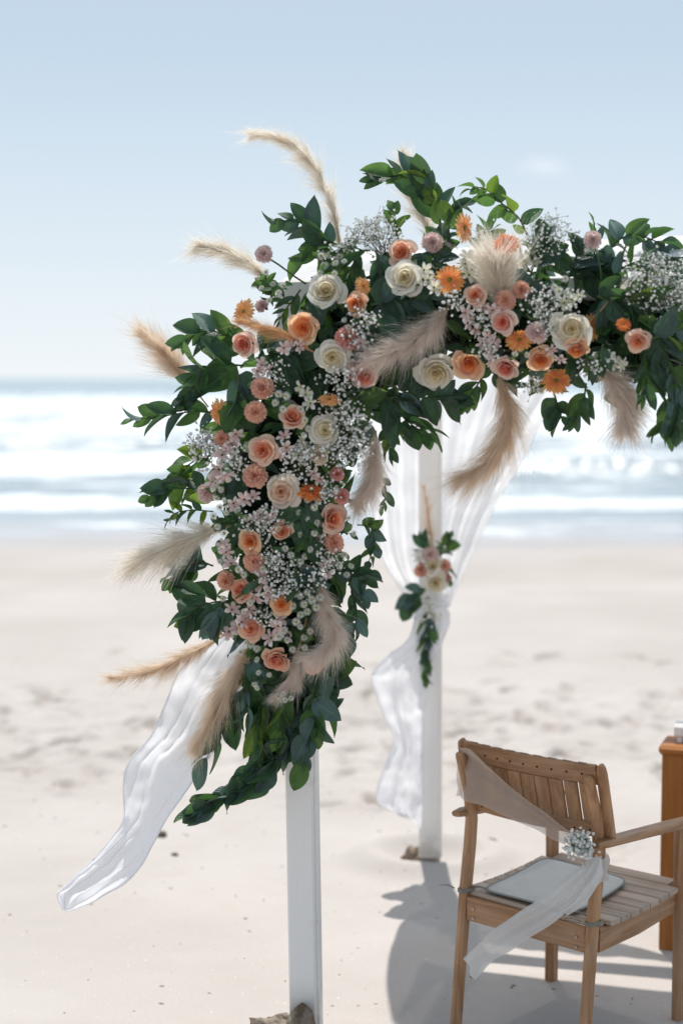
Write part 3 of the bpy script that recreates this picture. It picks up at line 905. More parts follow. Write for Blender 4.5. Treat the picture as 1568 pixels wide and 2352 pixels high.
def branch(name, label, pts, n, ln, kind='oval', mats=('dark', 'dark', 'mid'), spread=55, dy=0.0, tipdy=None, end=True, brown=False, seed=None, group='leafy branches of the flower arch', cat='branch', tuck=.04, fixY=None, taper=.62, face=.55):
    """a leafy branch along photo positions pts; ln = leaf length in photo units"""
    r = random.Random(seed if seed is not None else hash((pts[0], n)) & 0xffff)
    Y0 = (surf_y(*pts[0]) + tuck) if fixY is None else fixY
    Y1 = Y0 + (dy if tipdy is None else tipdy)
    m_ = len(pts) - 1
    W = [at(x, y, Y0 + (Y1 - Y0) * i / m_) for i, (x, y) in enumerate(pts)]
    P = [Vector(q) for q in catmull(W, 8 * m_ + 1)]
    base = P[0]
    root = empty(name, base)
    tag(root, label, cat, group)
    V, Fc = tube([p - base for p in P], .0032 if ln > 45 else .0022, .0013)
    obj('stem', mesh('stem', V, Fc, twig_m if brown else stem_m), root)
    for k in range(n):
        t_ = (k + .6) / n if n > 1 else 1
        t_ = .06 + .94 * t_
        i = min(int(t_ * (len(P) - 1)), len(P) - 2)
        p = P[i].lerp(P[i + 1], t_ * (len(P) - 1) - i)
        tg = (P[i + 1] - P[i]).normalized()
        view = (Vector((0, 0, HCAM)) - p).normalized()
        side = tg.cross(view).normalized() * (1 if k % 2 else -1)
        side = (side + view * r.uniform(-.55, .75) + VZ * r.uniform(-.35, .1)).normalized()
        a = R(spread * r.uniform(.6, 1.3)) * (1 - .35 * t_)
        last = end and k == n - 1
        d = tg if last else (tg * math.cos(a) + side * math.sin(a))
        nr_ = (view * face + VZ * .5 + Vector((r.uniform(-1, 1), r.uniform(-1, 1), r.uniform(-1, 1))) * .75).normalized()
        L_ = ln * MPX(p.y) * r.uniform(.68, 1.16) * (1 - (1 - taper) * max(0, t_ - .45) / .55)
        put_leaf(root, base, p, d, nr_, L_, kind, r.choice(mats), r)
    return root

# ------------------------------------------------------------------ dense inner greenery: three garlands tied round the frame
block_m = plain_mat('light_block_dark', (.020, .032, .018), .9, .1, var=.5, sc=30, bump=1, bd=.02)
def garland(label, s0, s1, n, seed):
    r = random.Random(seed)
    (x, y, rr), _ = spine_at((s0 + s1) / 2)
    base = at(x, y, ybase(x))
    root = empty('foliage_garland', base); tag(root, label, 'garland', 'dense leaf garlands tied to the canopy frame')
    # added core, coloured dark to block light and keep the gaps dark
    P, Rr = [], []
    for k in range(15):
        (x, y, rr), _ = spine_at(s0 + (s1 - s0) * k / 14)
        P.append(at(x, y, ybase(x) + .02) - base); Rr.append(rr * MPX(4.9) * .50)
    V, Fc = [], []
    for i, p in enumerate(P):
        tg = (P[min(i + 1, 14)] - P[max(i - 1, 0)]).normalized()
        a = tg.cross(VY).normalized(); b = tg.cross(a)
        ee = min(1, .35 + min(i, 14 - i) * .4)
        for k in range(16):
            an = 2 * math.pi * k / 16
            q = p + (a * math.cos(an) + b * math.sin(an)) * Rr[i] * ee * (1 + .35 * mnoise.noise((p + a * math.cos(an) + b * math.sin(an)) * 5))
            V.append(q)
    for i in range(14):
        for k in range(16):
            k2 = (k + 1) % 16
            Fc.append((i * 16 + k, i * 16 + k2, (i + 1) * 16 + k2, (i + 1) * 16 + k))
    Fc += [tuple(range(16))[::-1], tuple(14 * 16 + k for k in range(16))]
    obj('light_block_core', mesh('light_block_core', V, Fc, block_m), root)
    for k in range(n):
        s = s0 + (s1 - s0) * r.random()
        (x, y, rr), (dx, dy) = spine_at(s)
        L_ = math.hypot(dx, dy); nxp, nyp = -dy / L_, dx / L_          # across the garland in the picture plane
        front = r.random() < .68
        an = r.uniform(-1.35, 1.35) if front else r.uniform(1.35, 4.93)
        rad = rr * r.uniform(.45, .95) * (.84 if front else .85)
        off = rad * math.sin(an)
        px, py = x + nxp * off, y + nyp * off
        Yd = ybase(x) - rad * math.cos(an) * MPX(4.9) * .93
        p = at(px, py, Yd)
        out = (VX * nxp * math.sin(an) - VZ * nyp * math.sin(an) + VY * math.cos(an)).normalized()
        d = (out * r.uniform(.1, .9) + Vector((r.uniform(-1, 1), r.uniform(-1, 1), r.uniform(-1.2, .75)))).normalized()
        nr_ = (out + VZ * .35 + Vector((r.uniform(-1, 1), r.uniform(-1, 1), r.uniform(-1, 1))) * .8).normalized()
        kd = r.choice(('broad', 'broad', 'oval', 'oval', 'round', 'long'))
        m = r.choice(('dark', 'dark', 'dark', 'blue', 'mid', 'mid'))
        put_leaf(root, base, p - d * .03, d, nr_, r.uniform(38, 84) * MPX(4.9), kd, m, r)
    return root
garland('dense dark green leaf garland wrapped round the lower flowered part of the front post', 1.0, 3.4, 285, 1)
garland('dense dark green leaf garland round the front post just below the corner', 3.4, 6.0, 290, 2)
garland('dense dark green leaf garland filling the corner where the post meets the beam', 6.0, 8.4, 290, 4)
garland('dense dark green leaf garland along the top beam running out to the right', 8.4, 12.0, 295, 3)

# ------------------------------------------------------------------ named branches on the outline of the arch
B = branch
DK, DM, BL, MX, LI = ('dark', 'dark', 'mid'), ('mid', 'mid', 'dark'), ('blue', 'blue', 'dark'), ('dark', 'blue', 'mid'), ('lime', 'mid', 'lime')
B('leafy_branch', 'tall dark branch of long leaves arching left over the top beside a plume', [(1010, 520), (985, 455), (925, 405), (862, 412)], 15, 88, 'oval', ('blue', 'dark', 'dark', 'mid'), 30, tuck=.06, seed=1)
B('leafy_branch', 'bright green leaf sprig catching the sun at the right of the tall top branch', [(1012, 540), (1008, 490), (985, 430), (955, 385)], 6, 70, 'broad', ('mid', 'lime', 'blue'), 35, tuck=.09, seed=2)
B('eucalyptus_branch', 'thin twig of small green leaves reaching up left above the orange gerberas', [(1216, 555), (1190, 500), (1145, 462), (1110, 432), (1076, 436)], 13, 52, 'broad', ('mid', 'dark', 'mid', 'lime'), 55, brown=True, tuck=.05, seed=3)
B('leafy_branch', 'dark pointed leaf branch against the sky left of the tallest pampas plume', [(778, 590), (735, 545), (690, 512), (630, 505)], 10, 74, 'broad', ('dark', 'dark', 'blue'), 50, tuck=.08, seed=4)
B('leafy_branch', 'pair of large drooping dark leaves above the small white button flowers', [(790, 570), (752, 555), (715, 570), (690, 600)], 5, 84, 'broad', ('dark', 'mid'), 45, tuck=.04, seed=5)
B('leafy_branch', 'long glossy leaves hanging over the cream rose at the upper corner', [(850, 575), (825, 580), (808, 615), (795, 665)], 9, 108, 'long', ('dark', 'blue', 'mid'), 40, tuck=-.04, seed=6, face=.8)
B('leafy_branch', 'long dark leaves hanging left of the white rose on the beam', [(862, 575), (868, 600), (872, 640), (876, 690)], 7, 105, 'oval', ('dark', 'dark', 'blue'), 30, tuck=-.04, seed=7, face=.9)
B('leafy_branch', 'broad green branch reaching left beside the pink rose on the outer edge', [(585, 800), (530, 775), (470, 760), (412, 790)], 11, 74, 'broad', ('mid', 'dark', 'blue'), 45, tuck=.07, seed=8)
B('leafy_branch', 'cluster of big sunlit rounded leaves below the pink rose on the outer edge', [(560, 840), (520, 838), (480, 845), (450, 862)], 8, 92, 'round', ('mid', 'dark', 'mid', 'lime'), 60, tuck=.05, seed=9)
B('leafy_branch', 'dark shaded leaves at the root of the beige plume over the surf', [(520, 890), (480, 882), (445, 890), (415, 925)], 9, 84, 'oval', ('dark', 'dark', 'blue'), 45, tuck=.06, seed=10)
B('leafy_branch', 'slim leafy branch pointing far left across the white breakers', [(520, 950), (450, 945), (380, 955), (298, 966)], 11, 74, 'oval', ('mid', 'dark', 'blue'), 38, tuck=.06, seed=11)
B('leafy_branch', 'wide blue green leaves hanging between the carnations and the left gerbera', [(545, 850), (550, 880), (548, 920), (552, 955)], 8, 82, 'round', ('blue', 'dark', 'mid'), 40, tuck=-.04, seed=12, face=.9)
B('eucalyptus_branch', 'small leaved green sprig on the outer edge above the waterline', [(490, 1045), (455, 1055), (425, 1075), (410, 1100)], 9, 58, 'broad', ('dark', 'mid', 'lime'), 50, tuck=.05, seed=13)
B('leafy_branch', 'olive leaf branch pointing left above the shore foam', [(500, 1130), (440, 1122), (385, 1125), (342, 1142)], 12, 70, 'broad', ('mid', 'dark', 'lime'), 45, tuck=.05, seed=14)
B('eucalyptus_branch', 'fine twig of little leaves drooping just above the plume by the wet sand', [(490, 1175), (445, 1172), (405, 1178), (386, 1198)], 11, 40, 'oval', ('dark', 'mid', 'lime'), 60, tuck=.04, seed=15)
B('leafy_branch', 'rounded green leaves left of the pink carnations below the plume by the wet sand', [(490, 1300), (455, 1290), (420, 1305), (392, 1335)], 10, 70, 'round', ('mid', 'dark', 'blue'), 50, tuck=.05, seed=16)
B('leafy_branch', 'fan of big dark blue green leaves low on the outer edge of the arch', [(525, 1380), (485, 1385), (450, 1400), (428, 1425)], 9, 104, 'broad', ('dark', 'blue', 'dark'), 60, tuck=.0, seed=17, face=.9)
B('leafy_branch', 'single leaf sprig hanging straight down in front of the lowest outer peach rose', [(510, 1385), (505, 1400), (500, 1415)], 3, 84, 'oval', ('blue',), 20, tuck=-.04, seed=18, face=.9)
B('leafy_branch', 'small yellow green leaves under the fan of dark leaves', [(505, 1435), (470, 1432), (445, 1430), (420, 1428)], 6, 56, 'broad', ('mid', 'lime'), 40, tuck=.05, seed=19)
B('eucalyptus_branch', 'hanging twig of paired oval leaves in front of the windblown drape', [(545, 1555), (522, 1625), (505, 1680), (472, 1748)], 9, 98, 'oval', ('mid', 'dark', 'blue'), 32, tuck=-.07, seed=20, taper=.9)
B('leafy_branch', 'single narrow leaf hanging between the drape and the hanging greenery', [(555, 1570), (540, 1585), (535, 1600)], 2, 74, 'long', ('dark', 'mid'), 10, tuck=.0, seed=21)
B('leafy_branch', 'twisted dark rope of overlapping leaves trailing down and left past the post', [(715, 1625), (690, 1680), (645, 1730), (600, 1775), (540, 1815), (480, 1850), (446, 1868)], 32, 82, 'round', ('dark', 'blue', 'dark'), 18, dy=.02, tuck=.0, seed=22, taper=.75)
B('eucalyptus_branch', 'blue green leaf sprig hanging in front of the white post', [(712, 1590), (724, 1640), (708, 1700), (694, 1752)], 10, 88, 'broad', ('blue', 'mid', 'blue'), 32, tuck=-.04, seed=23, taper=.85)
B('eucalyptus_branch', 'short leaf sprig at the right edge of the post just under the flowers', [(728, 1570), (732, 1605), (730, 1640), (727, 1670)], 6, 60, 'round', ('dark', 'blue', 'mid'), 40, tuck=.02, seed=24)
B('leafy_branch', 'bunch of yellow green leaves hanging down left of the white post', [(600, 1550), (600, 1610), (598, 1660), (598, 1712)], 18, 90, 'oval', ('mid', 'lime', 'dark', 'mid'), 26, tuck=.0, seed=25, taper=.85)
B('leafy_branch', 'dark leaves hanging right beside the tan plume at the head of the drape', [(585, 1500), (572, 1550), (566, 1600), (560, 1640)], 11, 84, 'broad', ('dark', 'mid', 'blue'), 30, tuck=.0, seed=62)
B('leafy_branch', 'narrow olive leaves hanging close by the post top', [(655, 1570), (650, 1630), (645, 1680), (642, 1700)], 10, 74, 'oval', ('mid', 'dark', 'lime'), 24, tuck=.0, seed=26)
B('leafy_branch', 'dark leaves drooping below the lowest peach carnation', [(722, 1500), (730, 1545), (724, 1590), (712, 1622)], 8, 60, 'broad', ('dark', 'dark', 'blue'), 40, tuck=.0, seed=27)
B('leafy_branch', 'dark green leaves hanging down the inner edge beside the curled fluffy plume', [(800, 1330), (818, 1400), (810, 1460), (775, 1530)], 16, 60, 'oval', ('dark', 'dark', 'blue'), 36, tuck=.03, seed=28)
B('eucalyptus_branch', 'pale blue eucalyptus sprig on the inner edge above the curled fluffy plume', [(800, 1345), (815, 1315), (825, 1335), (838, 1375)], 10, 58, 'round', ('blue', 'blue', 'dark'), 55, tuck=.0, seed=29)
B('eucalyptus_branch', 'small dangling eucalyptus twig on the inner edge above the beach', [(820, 1205), (852, 1212), (858, 1250), (846, 1292)], 12, 38, 'round', ('dark', 'blue', 'mid'), 55, tuck=.04, seed=30)
B('eucalyptus_branch', 'tiny leafed twig behind the hanging plume of the inner corner', [(868, 1085), (884, 1115), (884, 1145), (878, 1165)], 6, 40, 'oval', ('dark', 'mid'), 40, tuck=.06, seed=31)
B('leafy_branch', 'mass of big dark leaves at the inner corner above the sheer curtain', [(880, 880), (930, 900), (985, 915), (1030, 920)], 14, 92, 'broad', ('dark', 'dark', 'dark', 'blue'), 60, tuck=.0, seed=32)
B('leafy_branch', 'dark hanging leaves below the inner corner of the arch', [(880, 900), (910, 940), (945, 975), (985, 1000)], 15, 80, 'broad', ('dark', 'dark', 'mid'), 55, tuck=.02, seed=33)
B('eucalyptus_branch', 'little olive leaf tip hanging lowest under the inner corner', [(885, 960), (892, 990), (894, 1015), (896, 1040)], 8, 52, 'oval', ('mid', 'lime', 'dark'), 45, tuck=.04, seed=34)
B('leafy_branch', 'small pointed dark leaves hanging left of the long tawny plume', [(1112, 858), (1095, 885), (1078, 910), (1066, 932)], 9, 58, 'oval', ('dark', 'dark', 'mid'), 40, tuck=.03, seed=35)
B('eucalyptus_branch', 'dark round leaves hanging under the lowest orange gerbera', [(1265, 885), (1278, 925), (1285, 950), (1280, 972)], 9, 54, 'round', ('dark', 'dark', 'blue'), 50, tuck=.03, seed=36)
B('leafy_branch', 'pointed green leaves hanging between the lowest gerbera and the right hand plume', [(1345, 880), (1340, 915), (1330, 945), (1312, 968)], 10, 68, 'oval', ('dark', 'mid', 'dark'), 35, tuck=.03, seed=37)
B('leafy_branch', 'large hanging branch of long dark leaves at the right margin', [(1480, 715), (1515, 790), (1545, 860), (1560, 930), (1545, 985)], 26, 98, 'oval', ('dark', 'dark', 'blue', 'mid'), 42, tuck=-.04, seed=38)
B('leafy_branch', 'thin dark leaf ends dangling lowest at the right margin', [(1530, 880), (1535, 930), (1525, 970), (1505, 995)], 9, 62, 'oval', ('dark', 'dark', 'mid'), 45, tuck=.0, seed=39)
B('leafy_branch', 'second long leafed branch leaning out at the right margin', [(1470, 760), (1490, 820), (1485, 870), (1478, 910)], 12, 84, 'long', ('dark', 'mid', 'dark'), 40, tuck=.0, seed=40)
B('eucalyptus_branch', 'curled eucalyptus branch arching right against the sky beside a pink carnation', [(1385, 590), (1430, 545), (1480, 545), (1520, 565), (1545, 600)], 19, 72, 'broad', ('mid', 'blue', 'blue', 'dark'), 55, tuck=.05, seed=41)
B('leafy_branch', 'narrow leaf sprig standing behind the pink carnation on the right', [(1362, 600), (1365, 570), (1368, 540), (1362, 512)], 4, 50, 'long', ('mid', 'blue'), 25, tuck=.06, seed=42)
B('leafy_branch', 'big dark leaves on the beam under the right hand pink carnation', [(1290, 600), (1325, 620), (1365, 625), (1400, 605)], 12, 90, 'broad', ('dark', 'dark', 'blue'), 55, tuck=.0, seed=43)
B('leafy_branch', 'dark leaves deep in the beam right of the biggest white rose', [(1370, 680), (1400, 690), (1440, 700), (1490, 690)], 13, 92, 'broad', ('dark', 'blue', 'dark'), 60, tuck=.0, seed=44)
B('leafy_branch', 'bright sunlit green leaves near the white mist of flowers on the right', [(1430, 690), (1470, 682), (1510, 678)], 4, 84, 'long', ('lime', 'mid'), 20, tuck=-.04, seed=45)
B('leafy_branch', 'bluish leaves catching white light at the right margin', [(1490, 780), (1530, 765), (1568, 755), (1610, 750)], 8, 88, 'broad', ('blue', 'mid', 'lime'), 40, tuck=-.04, seed=46)
B('leafy_branch', 'pair of broad leaves beside the upper right carnations', [(1245, 640), (1222, 650), (1205, 672)], 4, 70, 'broad', ('dark', 'blue'), 65, tuck=-.04, seed=47, face=.9)
B('leafy_branch', 'leaf sprig standing up left of the sideways gerbera on the beam', [(1035, 560), (1030, 520), (1040, 480), (1058, 468)], 7, 60, 'broad', ('mid', 'lime', 'dark'), 50, tuck=.02, seed=48)
B('leafy_branch', 'pale yellow green leaf pair among the white mist at the top', [(915, 560), (912, 530), (905, 500), (900, 480)], 5, 50, 'round', ('lime', 'lime', 'mid'), 40, tuck=.05, seed=49)
B('leafy_branch', 'two big dark leaves covering the apricot rose at the upper left', [(706, 672), (712, 685), (720, 700)], 3, 96, 'round', ('dark', 'blue'), 45, tuck=-.04, seed=50, face=1.2)
B('leafy_branch', 'spread of dark leaves between the two white roses and the fluffy grey plume', [(850, 700), (890, 695), (940, 690), (985, 680)], 14, 84, 'round', ('dark', 'dark', 'blue'), 65, tuck=-.01, seed=51, face=.9)
B('leafy_branch', 'dark leaves left of the slanting grey plume', [(880, 720), (875, 745), (872, 770)], 7, 78, 'broad', ('dark', 'blue', 'dark'), 50, tuck=-.04, seed=52, face=.9)
B('leafy_branch', 'wide green leaves left of the cream rose on the corner', [(620, 800), (650, 815), (680, 835), (700, 870)], 9, 92, 'round', ('dark', 'dark', 'blue'), 60, tuck=-.01, seed=53, face=.9)
B('leafy_branch', 'pair of broad mid green leaves beside the blush rose on the upright', [(705, 1150), (700, 1175), (705, 1205), (712, 1240)], 7, 92, 'broad', ('dark', 'mid', 'dark'), 50, tuck=-.04, seed=54, face=1.1)
B('eucalyptus_branch', 'grey green leaf rosette in the middle of the lower upright', [(690, 1310), (695, 1318), (704, 1330)], 6, 66, 'broad', ('blue', 'blue', 'dark'), 80, tuck=-.04, seed=55, face=1.0)
B('leafy_branch', 'dark leaves under the corner gerbera seen edge on', [(790, 905), (815, 915), (840, 925)], 7, 74, 'broad', ('dark', 'dark', 'mid'), 60, tuck=.0, seed=56, face=.9)
B('leafy_branch', 'green leaves around the lone carnation on its stem at the upper left', [(690, 665), (672, 690), (655, 712), (640, 740)], 9, 46, 'long', ('mid', 'lime', 'dark'), 55, tuck=.0, seed=57)
B('leafy_branch', 'slender dark leaf across the peach rose low on the upright', [(540, 1375), (560, 1362), (578, 1350)], 2, 66, 'long', ('mid', 'dark'), 8, tuck=-.09, seed=58, face=.9)
B('leafy_branch', 'narrow dark leaves between the blush flowers low on the upright', [(545, 1430), (580, 1412), (615, 1405)], 5, 62, 'long', ('dark', 'mid'), 30, tuck=-.01, seed=59)
B('leafy_branch', 'small dark leaves beneath the apricot roses of the beam', [(1090, 860), (1120, 850), (1150, 872), (1180, 880)], 8, 56, 'oval', ('dark', 'dark', 'mid'), 50, tuck=.0, seed=60)
B('leafy_branch', 'green leaves below the biggest white rose beside the white lily cluster', [(1385, 790), (1375, 815), (1365, 850)], 6, 66, 'oval', ('mid', 'dark'), 40, tuck=-.04, seed=61)

B('leafy_branch', 'dark leaves filling the top of the beam right of the deep orange gerbera', [(1215, 640), (1228, 600), (1240, 570), (1252, 548)], 10, 76, 'broad', ('dark', 'blue', 'dark', 'mid'), 50, tuck=.03, seed=81)
B('leafy_branch', 'leaves rising off the beam left of the right hand pink carnation', [(1300, 660), (1310, 620), (1322, 590), (1335, 570)], 10, 74, 'broad', ('dark', 'dark', 'blue'), 55, tuck=.07, seed=82)
B('leafy_branch', 'dark leaves along the top edge of the beam under the arching eucalyptus', [(1400, 640), (1430, 615), (1465, 600), (1500, 605)], 10, 72, 'oval', ('dark', 'blue', 'mid'), 50, tuck=.03, seed=83)
B('leafy_branch', 'leaves between the top pink rose and the sideways gerbera', [(985, 620), (1000, 590), (1012, 565), (1030, 548)], 9, 66, 'broad', ('dark', 'mid', 'blue'), 50, tuck=.07, seed=84)
B('leafy_branch', 'green leaves behind the fluffy cream plume beside the white mist', [(1110, 600), (1112, 565), (1118, 540), (1128, 520)], 8, 58, 'oval', ('mid', 'dark', 'lime'), 50, tuck=.06, seed=85)

# ------------------------------------------------------------------ blossoms: shared petal meshes
def col_petals(tag_, inner, outer, base=None, tf=.42, var=.07):
    base = base or inner
    return [petal_mat('petal_%s_heart' % tag_, base, inner, tf, var), petal_mat('petal_%s_middle' % tag_, inner, tuple((a + b) / 2 for a, b in zip(inner, outer)), tf, var), petal_mat('petal_%s_outer' % tag_, tuple((a * .5 + b * .5) for a, b in zip(inner, outer)), outer, tf, var)]
ROSE_M = {
    'white': col_petals('cream_white', (.86, .77, .54), (.89, .86, .78)),
    'blush': col_petals('blush_white', (.86, .62, .46), (.86, .77, .68)),
    'peach': col_petals('peach', (.89, .38, .20), (.90, .65, .51)),
    'pink': col_petals('pale_pink', (.89, .36, .25), (.90, .70, .61)),
    'apricot': col_petals('apricot', (.90, .35, .10), (.89, .59, .38)),
    'coral': col_petals('salmon', (.90, .42, .26), (.90, .57, .41)),
}
green_m = plain_mat('sepal_green', (.06, .11, .035), .6, .3, tf=.2)
#          count  r_top  z_top  z_base  width  flare  material
LAYERS = [(3, .055, .70, .36, 1.7, .00, 0), (3, .12, .73, .34, 1.5, .008, 0), (4, .20, .745, .30, 1.25, .014, 0), (4, .30, .735, .24, 1.22, .02, 0), (5, .43, .70, .10, 1.05, .03, 1),
          (5, .60, .61, -.06, .98, .06, 1), (5, .80, .46, -.16, .94, .11, 2), (5, 1.0, .22, -.20, .90, .17, 2)]
def rose_petal(layer, var):
    cnt, rt, zt, zb, wdt, fl, mi = layer
    r = random.Random(var * 13 + cnt)
    ph, wv = r.uniform(0, 6), r.uniform(.02, .055)
    def fn(u, v):
        s = 2 * u - 1
        ha = wdt * (.45 + .62 * math.sin(math.pi * min(1, .12 + .72 * v)))   # half angle, rounded tip
        tipdrop = (abs(s) ** 2.4) * v ** 3 * .22 * (rt + .25)
        a = s * ha
        rr = rt * (.30 + .80 * v ** .5 - .10 * v * v)
        if v > .72: rr += fl * ((v - .72) / .28) ** 1.6 * (1 - .35 * s * s)
        rr *= 1 + .10 * s
        z = zb + (zt - zb) * v ** .9 - tipdrop
        if fl > .05 and v > .80: z -= fl * .55 * ((v - .80) / .20) ** 2
        rr += wv * math.sin(3 * s + ph + 2 * v) * v * rt
        z += .035 * math.sin(4 * s + ph) * v ** 3 * min(1, rt * 1.6)
        return Vector((rr * math.sin(a), rr * math.cos(a), z))
    return fn
ROSE_P = {}
def rose_meshes(c):
    if c not in ROSE_P:
        ROSE_P[c] = []
        for li, ly in enumerate(LAYERS):
            row = []
            for q in range(2):
                V, Fc, U = grid(rose_petal(ly, q + li * 3), 6, 6)
                row.append(mesh('rose_petal', V, Fc, ROSE_M[c][ly[6]], True, U))
            ROSE_P[c].append(row)
    return ROSE_P[c]
SEP_V, SEP_F, SEP_U = grid(lambda u, v: Vector(((2 * u - 1) * .2 * (1 - v) ** .6, .05 + 1.0 * v, -.22 + .10 * v * v)), 3, 5)
sepal_me = mesh('sepal', SEP_V, SEP_F, green_m, True, SEP_U)
CALYX = mesh('calyx', *tube([(0, 0, -.55), (0, 0, -.30), (0, 0, -.16)], .06, .34, 8), green_m)

def flower_root(name, label, cat, group, x, y, d, tx, ty, Y, roll, squash=1.0, auto=.55):
    """Empty whose local frame is the flower's: z faces out, 1 unit = the flower's radius"""
    if Y is None:
        Y = surf_y(x, y) - .055
        dd_, px, py, r_ = mass(x, y)
        tx += (x - px) / r_ * auto; ty += -(y - py) / r_ * auto
    p = at(x, y, Y)
    view = (Vector((0, 0, HCAM)) - p).normalized()
    n = (view + VX * tx + VZ * ty).normalized()
    rad = d / 2 * MPX(Y) * (1.0 if name != 'gerbera' else 1.03)
    p = p - n * rad * .25
    M = Matrix.Translation(p) @ facing(n, roll).to_4x4() @ Matrix.Diagonal((rad, rad, rad * squash, 1))
    o = empty(name, mat=M); tag(o, label, cat, group)
    return o
def rot(*a):
    M = Matrix.Identity(4)
    for ax, an in a: M = M @ Matrix.Rotation(an, 4, ax)
    return M

def rose(label, c, x, y, d, tx=0., ty=0., Y=None, group='roses of the flower arch', openness=1.0):
    r = random.Random(int(x * 7 + y))
    o = flower_root('rose', label, 'rose', group, x, y, d, tx + r.uniform(-.15, .15), ty + r.uniform(-.15, .15), Y, r.uniform(0, 6))
    MS = rose_meshes(c)
    op = r.uniform(-.16, .14)           # how far this bloom has opened
    lean = Vector((r.uniform(-.05, .05), r.uniform(-.05, .05), 0))
    for li, ly in enumerate(LAYERS):
        a0 = r.uniform(0, 6)
        lift = Matrix.Translation(lean * max(0, 5 - li) / 5)
        for k in range(ly[0]):
            if li == 7 and r.random() < .16: continue
            an = a0 + 2 * math.pi * k / ly[0] + r.uniform(-.12, .12)
            tilt = r.uniform(-.06, .07) * (li + 1) * .5 + op * max(0, li - 3) / 3
            obj('petal', r.choice(MS[li]), o, lift @ rot(('Z', an), ('X', -tilt)) @ Matrix.Scale(r.uniform(.90, 1.07), 4))
    obj('calyx', CALYX, o)
    for k in range(5): obj('sepal', sepal_me, o, rot(('Z', k * 1.2566 + a0)))
    return o

# carnation: frilled petals in three tiers
CARN_M = {
    'salmon': petal_mat('carnation_salmon', (.89, .37, .24), (.90, .54, .40), .36, .10),
    'pink': petal_mat('carnation_pink', (.85, .44, .42), (.88, .70, .66), .36, .10),
    'cream': petal_mat('carnation_cream', (.84, .62, .42), (.86, .74, .58), .36, .06),
    'coral': petal_mat('carnation_coral', (.74, .26, .22), (.80, .38, .33), .3, .08),
}
def carn_petal(seed):
    r = random.Random(seed); p1, p2 = r.uniform(0, 6), r.uniform(0, 6)
    def fn(u, v):
        s = 2 * u - 1
        wd_ = .08 + .44 * v ** .9
        jag = (.10 if (round(u * 8) % 2) else -.02) * v ** 4
        y = v * (1 - .16 * s * s) + jag
        fr = .15 * v * v
        return Vector((s * wd_, y, fr * math.sin(8.5 * s + p1) + .06 * v * math.sin(4 * v + p2) - .12 * v * v))
    return fn
CARN_P = {c: [mesh('carnation_petal', *(lambda g: (g[0], g[1], m, True, g[2]))(grid(carn_petal(q), 9, 4))) for q in range(4)] for c, m in CARN_M.items()}
CALYX2 = mesh('calyx', *tube([(0, 0, -1.15), (0, 0, -.75), (0, 0, -.30), (0, 0, -.1)], .16, .27, 8), green_m)
def carnation(label, c, x, y, d, tx=0., ty=0., Y=None, group='carnations of the flower arch'):
    r = random.Random(int(x * 3 + y * 5))
    o = flower_root('carnation', label, 'carnation', group, x, y, d, tx + r.uniform(-.2, .2), ty + r.uniform(-.2, .2), Y, r.uniform(0, 6))
    for n, tilt, sc, z in ((8, .15, 1.0, .0), (8, .50, .92, .06), (7, .85, .80, .12), (5, 1.2, .66, .14), (3, 1.45, .58, .12)):
        a0 = r.uniform(0, 6)
        for k in range(n):
            obj('petal', r.choice(CARN_P[c]), o, Matrix.Translation((0, 0, z - .1)) @ rot(('Z', a0 + 2 * math.pi * k / n + r.uniform(-.2, .2)), ('X', tilt + r.uniform(-.14, .14)), ('Y', r.uniform(-.5, .5))) @ Matrix.Scale(sc * r.uniform(.9, 1.08), 4))
    obj('calyx', CALYX2, o)
    return o

# gerbera: two rings of strap petals round a green eye
GERB_M = {'orange': petal_mat('gerbera_orange', (.88, .27, .06), (.90, .41, .12), .42, .08, mid=(.88, .30, .08)), 'deep': petal_mat('gerbera_deep_orange', (.86, .17, .03), (.89, .27, .06), .42, .08), 'soft': petal_mat('gerbera_soft_orange', (.90, .38, .12), (.91, .52, .22), .42, .07)}
def gerb_petal(q):
    r = random.Random(q + 40); b, w_ = r.uniform(.0, .14), r.uniform(.105, .125)
    def fn(u, v):
        s = 2 * u - 1
        e = min(1, v / .35) ** .6 * min(1, (1 - v) / .16 + .25) ** .6
        return Vector((s * w_ * e, .16 + .84 * v, .05 * (1 - abs(s)) * e - .02 + .12 * v - b * v * v * 1.7))
    return fn
GERB_P = {c: [mesh('gerbera_petal', *(lambda g: (g[0], g[1], m, True, g[2]))(grid(gerb_petal(q), 3, 6))) for q in range(3)] for c, m in GERB_M.items()}
eye_m = plain_mat('gerbera_eye', (.30, .30, .08), .8, .1, var=.4, sc=60, bump=1, bd=.004)
floret_m = plain_mat('gerbera_florets', (.84, .40, .09), .8, .1, var=.2, sc=40, tf=.2)
def dome(r_, h_, n=12, rings=4, z0=0):
    V = [(0, 0, z0 + h_)]; Fc = []
    for j in range(1, rings + 1):
        a = j / rings
        for k in range(n):
            V.append((r_ * a * math.cos(2 * math.pi * k / n), r_ * a * math.sin(2 * math.pi * k / n), z0 + h_ * math.sqrt(max(0, 1 - a * a))))
    for k in range(n): Fc.append((0, 1 + k, 1 + (k + 1) % n))
    for j in range(rings - 1):
        for k in range(n):
            a, b = 1 + j * n + k, 1 + j * n + (k + 1) % n
            Fc.append((a, a + n, b + n, b))
    return V, Fc
EYE = mesh('flower_eye', *dome(.13, .07, z0=.04), eye_m)
